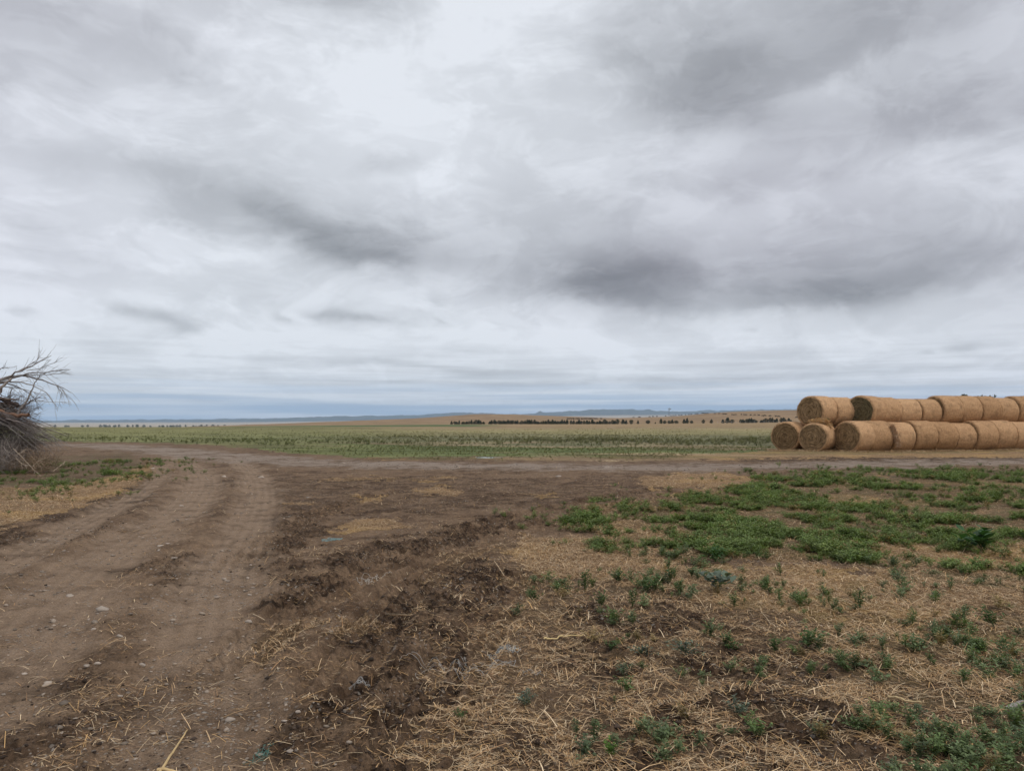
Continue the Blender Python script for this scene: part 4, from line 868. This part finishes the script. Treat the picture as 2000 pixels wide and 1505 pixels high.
# ------------------------------------------------------------------ cattle
def skin_mesh(name, verts, edges, radii, sub=1):
    me_ = bpy.data.meshes.new(name+'_cage'); me_.from_pydata(verts, edges, []); o = bpy.data.objects.new('tmp', me_); COL.objects.link(o)
    o.modifiers.new('s', 'SKIN')
    for i, r_ in enumerate(radii): me_.skin_vertices[0].data[i].radius = (r_, r_) if not isinstance(r_, tuple) else r_
    me_.skin_vertices[0].data[0].use_root = True
    sb = o.modifiers.new('b', 'SUBSURF'); sb.levels = sub; sb.render_levels = sub
    dg = bpy.context.evaluated_depsgraph_get(); out = bpy.data.meshes.new_from_object(o.evaluated_get(dg)); out.name = name
    bpy.data.objects.remove(o); return out
def cow_mesh(name, graze, col):
    v = [(-.15,0,.98),(-.65,0,1.02),(.35,0,.98),(.68,0,1.04)]; e = [(0,1),(0,2),(2,3)]; r_ = [(.34,.30),(.30,.27),(.33,.29),(.24,.26)]
    if graze: nk = [(.98,0,.85),(1.15,0,.50),(1.22,0,.26),(1.28,0,.12)]
    else: nk = [(.95,0,1.22),(1.15,0,1.38),(1.35,0,1.30),(1.52,0,1.16)]
    b = len(v); v += nk; e += [(3,b),(b,b+1),(b+1,b+2),(b+2,b+3)]; r_ += [.17,.14,.12,.085]
    for sx, sy in ((.55,.2),(.55,-.2),(-.68,.2),(-.68,-.2)):
        b = len(v); bend = .06 if sx > 0 else -.08
        v += [(sx,sy,.68),(sx+bend,sy,.36),(sx-.02,sy,.03)]; e += [(2 if sx > 0 else 1,b),(b,b+1),(b+1,b+2)]; r_ += [.12,.06,.055]
    b = len(v); v += [(-.98,0,1.05),(-1.02,0,.55)]; e += [(1,b),(b,b+1)]; r_ += [.05,.03]
    me_ = skin_mesh(name, v, e, r_); me_.materials.append(M_HIDE)
    a = me_.attributes.new('tint', 'FLOAT_COLOR', 'POINT'); a.data.foreach_set('color', np.tile([*col, 1], len(me_.vertices)).astype(np.float32)); return me_
CM = [cow_mesh('cow', True, (.012, .010, .009)), cow_mesh('cow', False, (.014, .011, .010)), cow_mesh('cow', True, (.05, .028, .018))]
def on_slope(px_, py_, lo=600, hi=900):
    Dm = np.linspace(lo, hi, 61); xs = (px_-1000)/F*Dm; z_ = macro(xs, Dm); yy_ = HZ-(z_-EYE)/Dm*F
    k = int(np.argmin(np.abs(yy_-py_))); return float(xs[k]), float(Dm[k])
def cow(px_, py_, label, group, k=None):
    x_, D = on_slope(px_, py_); k = rng.choice([0, 0, 1, 0, 2]) if k is None else k
    return link('cow', CM[k], None, (x_, D, H(x_, D)-.02), (0, 0, rng.choice([0, np.pi])+rng.normal(0, .5)), label=label, category='cow', group=group)
for p in np.linspace(1108, 1150, 13): cow(p+rng.uniform(-1, 1), 818.8, 'black cow in the dense line of cattle above the tree row', 'cattle in the dense line')
for p in (1152, 1155, 1161, 1165, 1174): cow(p, 818.6, 'black cow spaced out at the right end of the dense line of cattle', 'cattle at the end of the dense line')
cr = lambda a, b: (1040+a/3.846, 780+b/3.846)
for a, b in [(760,139),(800,137),(806,137),(880,134),(905,132),(935,127)]: cow(*cr(a, b), 'cow strung out along the foot of the slope left of the windmill', 'cattle left of the windmill')
for a, b in [(1000,124),(1040,121),(1058,121),(1075,119),(1100,118),(1120,117),(1150,114),(1175,110)]: cow(*cr(a, b), 'cow climbing the slope just beside the windmill', 'cattle beside the windmill')
for a, b in [(1193,110),(1225,111),(1240,111),(1285,108),(1300,109),(1315,109)]: cow(*cr(a, b), 'black cow high on the brow of the tan hill', 'cattle on the brow')
cow(*cr(1276, 93), 'single dark cow standing alone on the skyline of the tan hill', None, 1)
for a, b in [(1370,110),(1403,110),(1430,112),(1443,112),(1455,113),(1500,118),(1515,119),(1528,119)]: cow(*cr(a, b), 'black cow in the clusters halfway across the tan slope', 'cattle in the middle of the slope')
for a, b in [(1570,118),(1590,119),(1604,119),(1640,121),(1670,121),(1700,123),(1730,128),(1745,125),(1785,129),(1830,131),(1850,132)]: cow(*cr(a, b), 'black cow on the slope above the dense blocks of junipers', 'cattle above the juniper blocks')
cow(1556, 817, 'black cow just left of the top left bale', None, 0)

# ------------------------------------------------------------------ windmill and fence
wx, wy = on_slope(1307, 813, 700, 900); wz = H(wx, wy)
wm_ = bpy.data.objects.new('windmill', None); COL.objects.link(wm_); wm_.location = (wx, wy, wz); wm_['label'] = 'lone grey metal farm windmill on the hill brow among the cattle'; wm_['category'] = 'windmill'
ps = []; hT = 8.6
for sx, sy in ((1,1),(1,-1),(-1,1),(-1,-1)): ps.append(tube([(sx*.9, sy*.9, -.1), (sx*.12, sy*.12, hT)], .06, .05, 4))
for k in range(6):
    z0 = k*hT/6; z1 = (k+1)*hT/6; w0 = .9-.78*z0/hT; w1 = .9-.78*z1/hT
    for (a0_, b0_, a1_, b1_) in ((-1,-1,1,-1),(1,-1,1,1),(1,1,-1,1),(-1,1,-1,-1)): ps.append(tube([(a0_*w0, b0_*w0, z0), (a1_*w1, b1_*w1, z1)], .03, .03, 3)); ps.append(tube([(a0_*w1, b0_*w1, z1), (a1_*w1, b1_*w1, z1)], .03, .03, 3))
mm = merge([(v, f, np.tile([.16, .17, .19], (len(v), 1))) for v, f in ps]); link('tower', np_mesh('tower', mm[0], [mm[1]], M_METAL, {'tint': mm[2]}), wm_)
ps = []
for k in range(14):
    a = k*2*np.pi/14; b = a+.30; d = np.array([math.cos(a), 0, math.sin(a)]); e2 = np.array([math.cos(b), 0, math.sin(b)])
    q = np.array([d*.35+[0,-.5,hT], e2*.35+[0,-.44,hT], e2*1.25+[0,-.40,hT], d*1.25+[0,-.5,hT]]); ps.append((q, np.array([[0,1,2,3]]), np.tile([.2, .21, .23], (4, 1))))
v, f = tube([(0,-.55,hT),(0,.0,hT)], .12, .12, 6); ps.append((v, f, np.tile([.15, .15, .16], (len(v), 1))))
mm = merge(ps); link('wheel', np_mesh('wheel', mm[0], [mm[1]], M_METAL, {'tint': mm[2]}), wm_, rot=(0, 0, 0))
v1, f1 = tube([(0,0,hT),(1.9,.6,hT+.1)], .04, .04, 4); q = np.array([(1.2,.38,hT-.35),(2.4,.76,hT-.55),(2.4,.76,hT+.6),(1.2,.38,hT+.35)])
mm = merge([(v1, f1, np.tile([.18, .18, .2], (len(v1), 1))), (q, np.array([[0,1,2,3]]), np.tile([.2, .21, .23], (4, 1)))]); link('tail_vane', np_mesh('tail_vane', mm[0], [mm[1]], M_METAL, {'tint': mm[2]}), wm_)
fx0, fx1, FD = (1392-1000)/F*508, (1556-1000)/F*508, 508
fen = bpy.data.objects.new('wire_fence', None); COL.objects.link(fen); fen.location = (fx0, FD, H(fx0, FD)); fen['label'] = 'pale post and wire fence running in front of the juniper blocks'; fen['category'] = 'fence'
pv, pf = tube([(0,0,-.2),(0,0,.7),(0,0,1.35)], .08, .07, 5); pmesh = np_mesh('post', pv, [pf], M_WOOD, {'tint': np.tile([.45, .43, .40], (len(pv), 1))})
xs = np.linspace(fx0, fx1, 19)
for x_ in xs: link('post', pmesh, fen, (x_-fx0, 0, H(x_, FD)-fen.location.z))
ps = [tube([(x_-fx0, 0, H(x_, FD)-fen.location.z+hh) for x_ in xs], .012, .012, 3) for hh in (.45, .8, 1.15)]
mm = merge([(v, f, np.tile([.3, .3, .3], (len(v), 1))) for v, f in ps]); link('wire', np_mesh('wire', mm[0], [mm[1]], M_METAL, {'tint': mm[2]}), fen)

# ------------------------------------------------------------------ single stones, stalks, twine and weeds on the ground
SG = 'pale stones in the dirt yard'; SL = 'small pale stone half sunk in the brown dirt tracks'
for (a, b, wpx, tn, lab) in [(137,1157,18,1.0,'egg shaped tan stone lying alone at the left of the track'),(201,1189,28,1.0,'flat white slab of stone on the left track, widest of the stones'),(183,1228,17,1.1,SL),(314,1064,16,1.2,SL),(328,1064,9,1.2,SL),(311,1078,10,1.1,SL),
    (499,1092,18,.95,'rounded tan stone between the right wheel track and the dark clods'),(511,930,15,1.2,SL),(438,930,12,1.25,SL),(535,1212,20,1.0,'rounded pale stone on the mud right of the wheel track'),(485,1210,18,1.0,SL),(190,1301,15,1.15,SL),(169,1307,15,.9,SL),(48,1308,14,1.2,SL),(92,1324,16,1.2,SL),
    (277,1297,18,.95,SL),(449,1399,22,.95,SL),(557,1413,14,1.2,SL),(582,1409,13,1.05,SL),(566,1475,13,.95,SL),(488,1156,11,1.2,SL),(292,1142,13,1.0,SL),(355,985,10,1.1,SL),(298,915,9,1.3,SL),(603,970,10,.8,SL),(340,1097,11,.9,SL),(235,1250,14,1.0,SL),(281,1251,10,1.1,SL),
    (671,903,7,1.4,SL),(1090,930,13,1.1,SL),(1185,914,12,1.2,SL),(120,1440,12,1.0,SL),(235,1365,11,1.0,SL),(70,1370,9,1.1,SL),(390,1240,10,1.0,SL),(610,1376,10,.9,SL)]:
    x_, y_ = gp(a, b); size = wpx/F*y_; T, Fq = rock_template(int(a), 2); k = size/1.1
    T = T*np.array([k*1.25, k*.9, k*.6]); link('stone', np_mesh('stone', T, [Fq], M_STONE, {'tint': np.tile(np.array([.33, .275, .225])*tn, (len(T), 1))}), None, (x_, y_, H(x_, y_)+k*.02), (rng.normal(0, .1), 0, rng.uniform(-.5, .5)),
         label=lab, category='stone', group=SG if lab == SL else None)
def ground_curve(pts, n=24, lift=.006, wob=0.):
    P = np.array([gp(*p) for p in pts]); q = spline(np.hstack([P, np.zeros((len(P), 1))]), n, 0)
    if wob: q[:, :2] += rng.normal(0, wob, (n, 2))
    q[:, 2] = height(q[:, 0], q[:, 1])+lift; return q
def one_tube(name, P, r0, r1, col, label, cat, k=6, matl=None):
    v, f = tube(P, r0, r1, k); c = P[0].copy(); return link(name, np_mesh(name, v-c, [f], matl or M_WOOD, {'tint': np.tile(col, (len(v), 1))}, True), None, tuple(c), label=label, category=cat)
one_tube('dry_stalk', ground_curve([(300,1520),(320,1490),(345,1450),(365,1418)], lift=.012), .008, .004, [.50, .36, .18], 'long yellow dry stalk on the track, pointing away from the camera', 'stalk')
one_tube('dry_stalk', ground_curve([(308,1497),(350,1501),(396,1504)], lift=.014), .009, .006, [.56, .40, .20], 'short thick yellow stalk lying crosswise at the bottom edge of the track', 'stalk')
one_tube('stick', ground_curve([(1126,1447),(1150,1441),(1168,1438),(1190,1431)], lift=.012, wob=.002), .008, .006, [.50, .38, .25], 'crooked pale stick on dark mulch in the straw', 'stick')
one_tube('stick', ground_curve([(1968,1398),(1985,1392),(2030,1386)], lift=.02, wob=.003), .016, .014, [.30, .27, .25], 'grey weathered branch end among the weeds at the picture edge', 'stick')
one_tube('dry_stalk', ground_curve([(1062,1259),(1100,1253),(1140,1249)], lift=.02), .007, .004, [.60, .45, .22], 'long straight yellow stalk beside the dark mulch patch', 'stalk')
one_tube('dry_stalk', ground_curve([(1735,1365),(1760,1375),(1800,1385)], lift=.025), .007, .005, [.58, .44, .24], 'bent straw coloured stalk among the right hand weeds', 'stalk')
def twine(name, px_, py_, wpx, hpx, n, r, col, label, cat='twine', loop=1.0, tall=.03):
    x0, y0 = gp(px_, py_); wx_ = wpx/F*y0/2; wy_ = hpx*y0*y0/(EYE*F)/2; V = []; Fq = []; off = 0; C = []
    for _ in range(n):
        q = rng.normal(0, .45, 2); a = rng.uniform(0, 6.28); P = []
        x_, y_ = x0+q[0]*wx_, y0+q[1]*wy_; st_ = (wx_+wy_)/2*.22
        for s_ in range(16):
            a += rng.normal(0, .55*loop)+.25*loop; x_ += math.cos(a)*st_*min(2, wx_/max(wy_, .001))**.5; y_ += math.sin(a)*st_*.8
            x_ = x_*.93+x0*.07; y_ = y_*.93+y0*.07; P.append((x_, y_))
        P = np.array(P); z_ = height(P[:, 0], P[:, 1])+.004+tall*np.abs(np.sin(np.arange(16)*.5+rng.uniform(0, 3)))*rng.random()
        v, f = tube(np.hstack([P, z_[:, None]]), r, r, 3); V.append(v); Fq.append(f+off); off += len(v); C.append(np.tile(np.array(col)*rng.uniform(.75, 1.15), (len(v), 1)))
    c0 = np.array([x0, y0, H(x0, y0)]); link(name, np_mesh(name, np.concatenate(V)-c0, [np.concatenate(Fq)], M_TWINE, {'tint': np.concatenate(C)}), None, tuple(c0), label=label, category=cat)
twine('twine', 507, 1467, 32, 34, 11, .0012, [.10, .22, .18], 'tangled green twine loop on the mud near the bottom edge', tall=.05)
twine('twine', 727, 1130, 40, 20, 10, .0018, [.50, .46, .40], 'curly white twine tangle on the tyre marked mud')
twine('twine', 645, 1053, 30, 4, 8, .003, [.26, .42, .42], 'teal scrap of flattened twine on the dirt below a straw patch', tall=.02)
twine('net_wrap_scrap', 702, 1330, 30, 20, 9, .0012, [.44, .43, .41], 'pale grey net wrap scrap trodden into the churned mud', 'net wrap')
twine('net_wrap_scrap', 985, 1277, 42, 13, 16, .0014, [.42, .47, .48], 'bunched pale blue net wrap lying on straw in the middle of the ground', 'net wrap')
twine('net_wrap_scrap', 900, 1303, 115, 20, 14, .0011, [.42, .42, .40], 'long frayed strand of pale net wrap stretched over the mud and straw', 'net wrap', .35)
twine('net_wrap_scrap', 1040, 1320, 40, 14, 5, .001, [.40, .38, .35], 'faint white net threads in the straw below the blue bunch', 'net wrap')
twine('net_wrap_scrap', 952, 894, 30, 3, 12, .008, [.50, .56, .54], 'small pale scrap at the far edge of the gravel road', 'net wrap', 1., .03)
# weeds that stand by themselves
BROAD = plant_template(77, 7, 7, .15, .12, .075, .040, .2)
PG = (.075, .125, .04); PB = (.13, .165, .12)
for (a, b, sz_, tp, col, lab) in [(1398,1152,1.75,BROAD,PB,'bluish grey broad leaved weed standing out on the straw'),(1142,1150,1.7,PL_HI[4],PG,'tall bushy green weed, first big one on the left of the straw'),(1261,1155,1.6,PL_HI[1],PG,'wide green weed clump between two taller weeds on the straw'),
   (1309,1136,1.5,PL_HI[2],PG,'spreading green weed above the narrow upright one'),(1209,1133,1.2,PL_HI[0],PG,'low flat green weed right of the first big one'),(1042,1176,1.2,PL_HI[3],PG,'small green weed farthest left where mud meets straw'),(1235,1185,1.4,PL_HI[4],PG,'upright green weed below the wide clump'),
   (1175,1188,1.2,PL_HI[1],PG,'low green weed beside a dark mulch hollow'),(1329,1160,1.3,PL_HI[4],PG,'narrow upright green weed left of the bluish one'),(1191,1484,.75,PL_HI[2],(.12,.22,.04),'bright yellow green seedling at the bottom of the mulch'),(1028,1380,.9,PL_HI[0],PB,'grey green seedling alone in the straw near the bottom middle'),
   (899,1398,.6,PL_HI[3],PG,'tiny dark green seedling alone on the churned mud'),(1257,1282,1.05,PL_HI[5],PB,'grey green weed at the upper edge of the dark mulch'),(1193,1270,1.0,PL_HI[1],PG,'pale feathery weed left of the dark mulch'),(1427,1262,1.1,PL_HI[0],PG,'compact green weed right of the dark mulch'),
   (1341,1295,1.4,PL_HI[5],PB,'wide grey weed clump on the rim of the mulch patch'),(1578,1262,1.7,PL_HI[5],PG,'dense dark green weed at the tip of the weedy band'),(1512,1272,1.1,PL_HI[2],PG,'round green weed left of the dense dark one'),(1443,1395,1.0,PL_HI[3],PB,'grey green weed below the mulch hollow'),
   (1941,1224,1.5,PL_HI[1],PG,'bushy green weed alone on pale straw near the picture edge'),(1397,1098,2.4,PL_HI[5],(.05,.11,.03),'deep green leafy bush at the front edge of the weed patch'),(1922,1076,2.6,BROAD,(.045,.105,.035),'dark round leaved bush by the straw gap near the picture edge'),(1680,1190,1.5,PL_HI[4],PG,'tall pointed weed at the upper end of the weedy band')]:
    x_, y_ = gp(a, b); T, Fq, tt = tp; link('weed', np_mesh('weed', T, [Fq], M_LEAF, {'tint': np.array(col)[None]*tt[:, None]}), None, (x_, y_, H(x_, y_)), (0, 0, rng.uniform(0, 6.28)), label=lab, category='weed').scale = (sz_,)*3

# ------------------------------------------------------------------ haze
hz = bpy.data.meshes.new('haze'); a_, b_, z0, z1 = -27000, 27000, -330, 420
hz.from_pydata([(x_, y_, z_) for x_ in (a_, b_) for y_ in (a_, b_) for z_ in (z0, z1)], [], [(0,1,3,2),(4,6,7,5),(0,4,5,1),(2,3,7,6),(0,2,6,4),(1,5,7,3)])
hm = bpy.data.materials.new('haze'); hm.use_nodes = True; hm.node_tree.nodes.clear(); hn = NT(hm.node_tree)
pv_ = hn.new('ShaderNodeVolumePrincipled'); pv_.inputs['Color'].default_value = (.56, .76, 1.0, 1); pv_.inputs['Density'].default_value = HAZE
ho = hn.new('ShaderNodeOutputMaterial'); hn.t.links.new(pv_.outputs[0], ho.inputs['Volume']); hz.materials.append(hm)
link('haze', hz, kind='stuff')
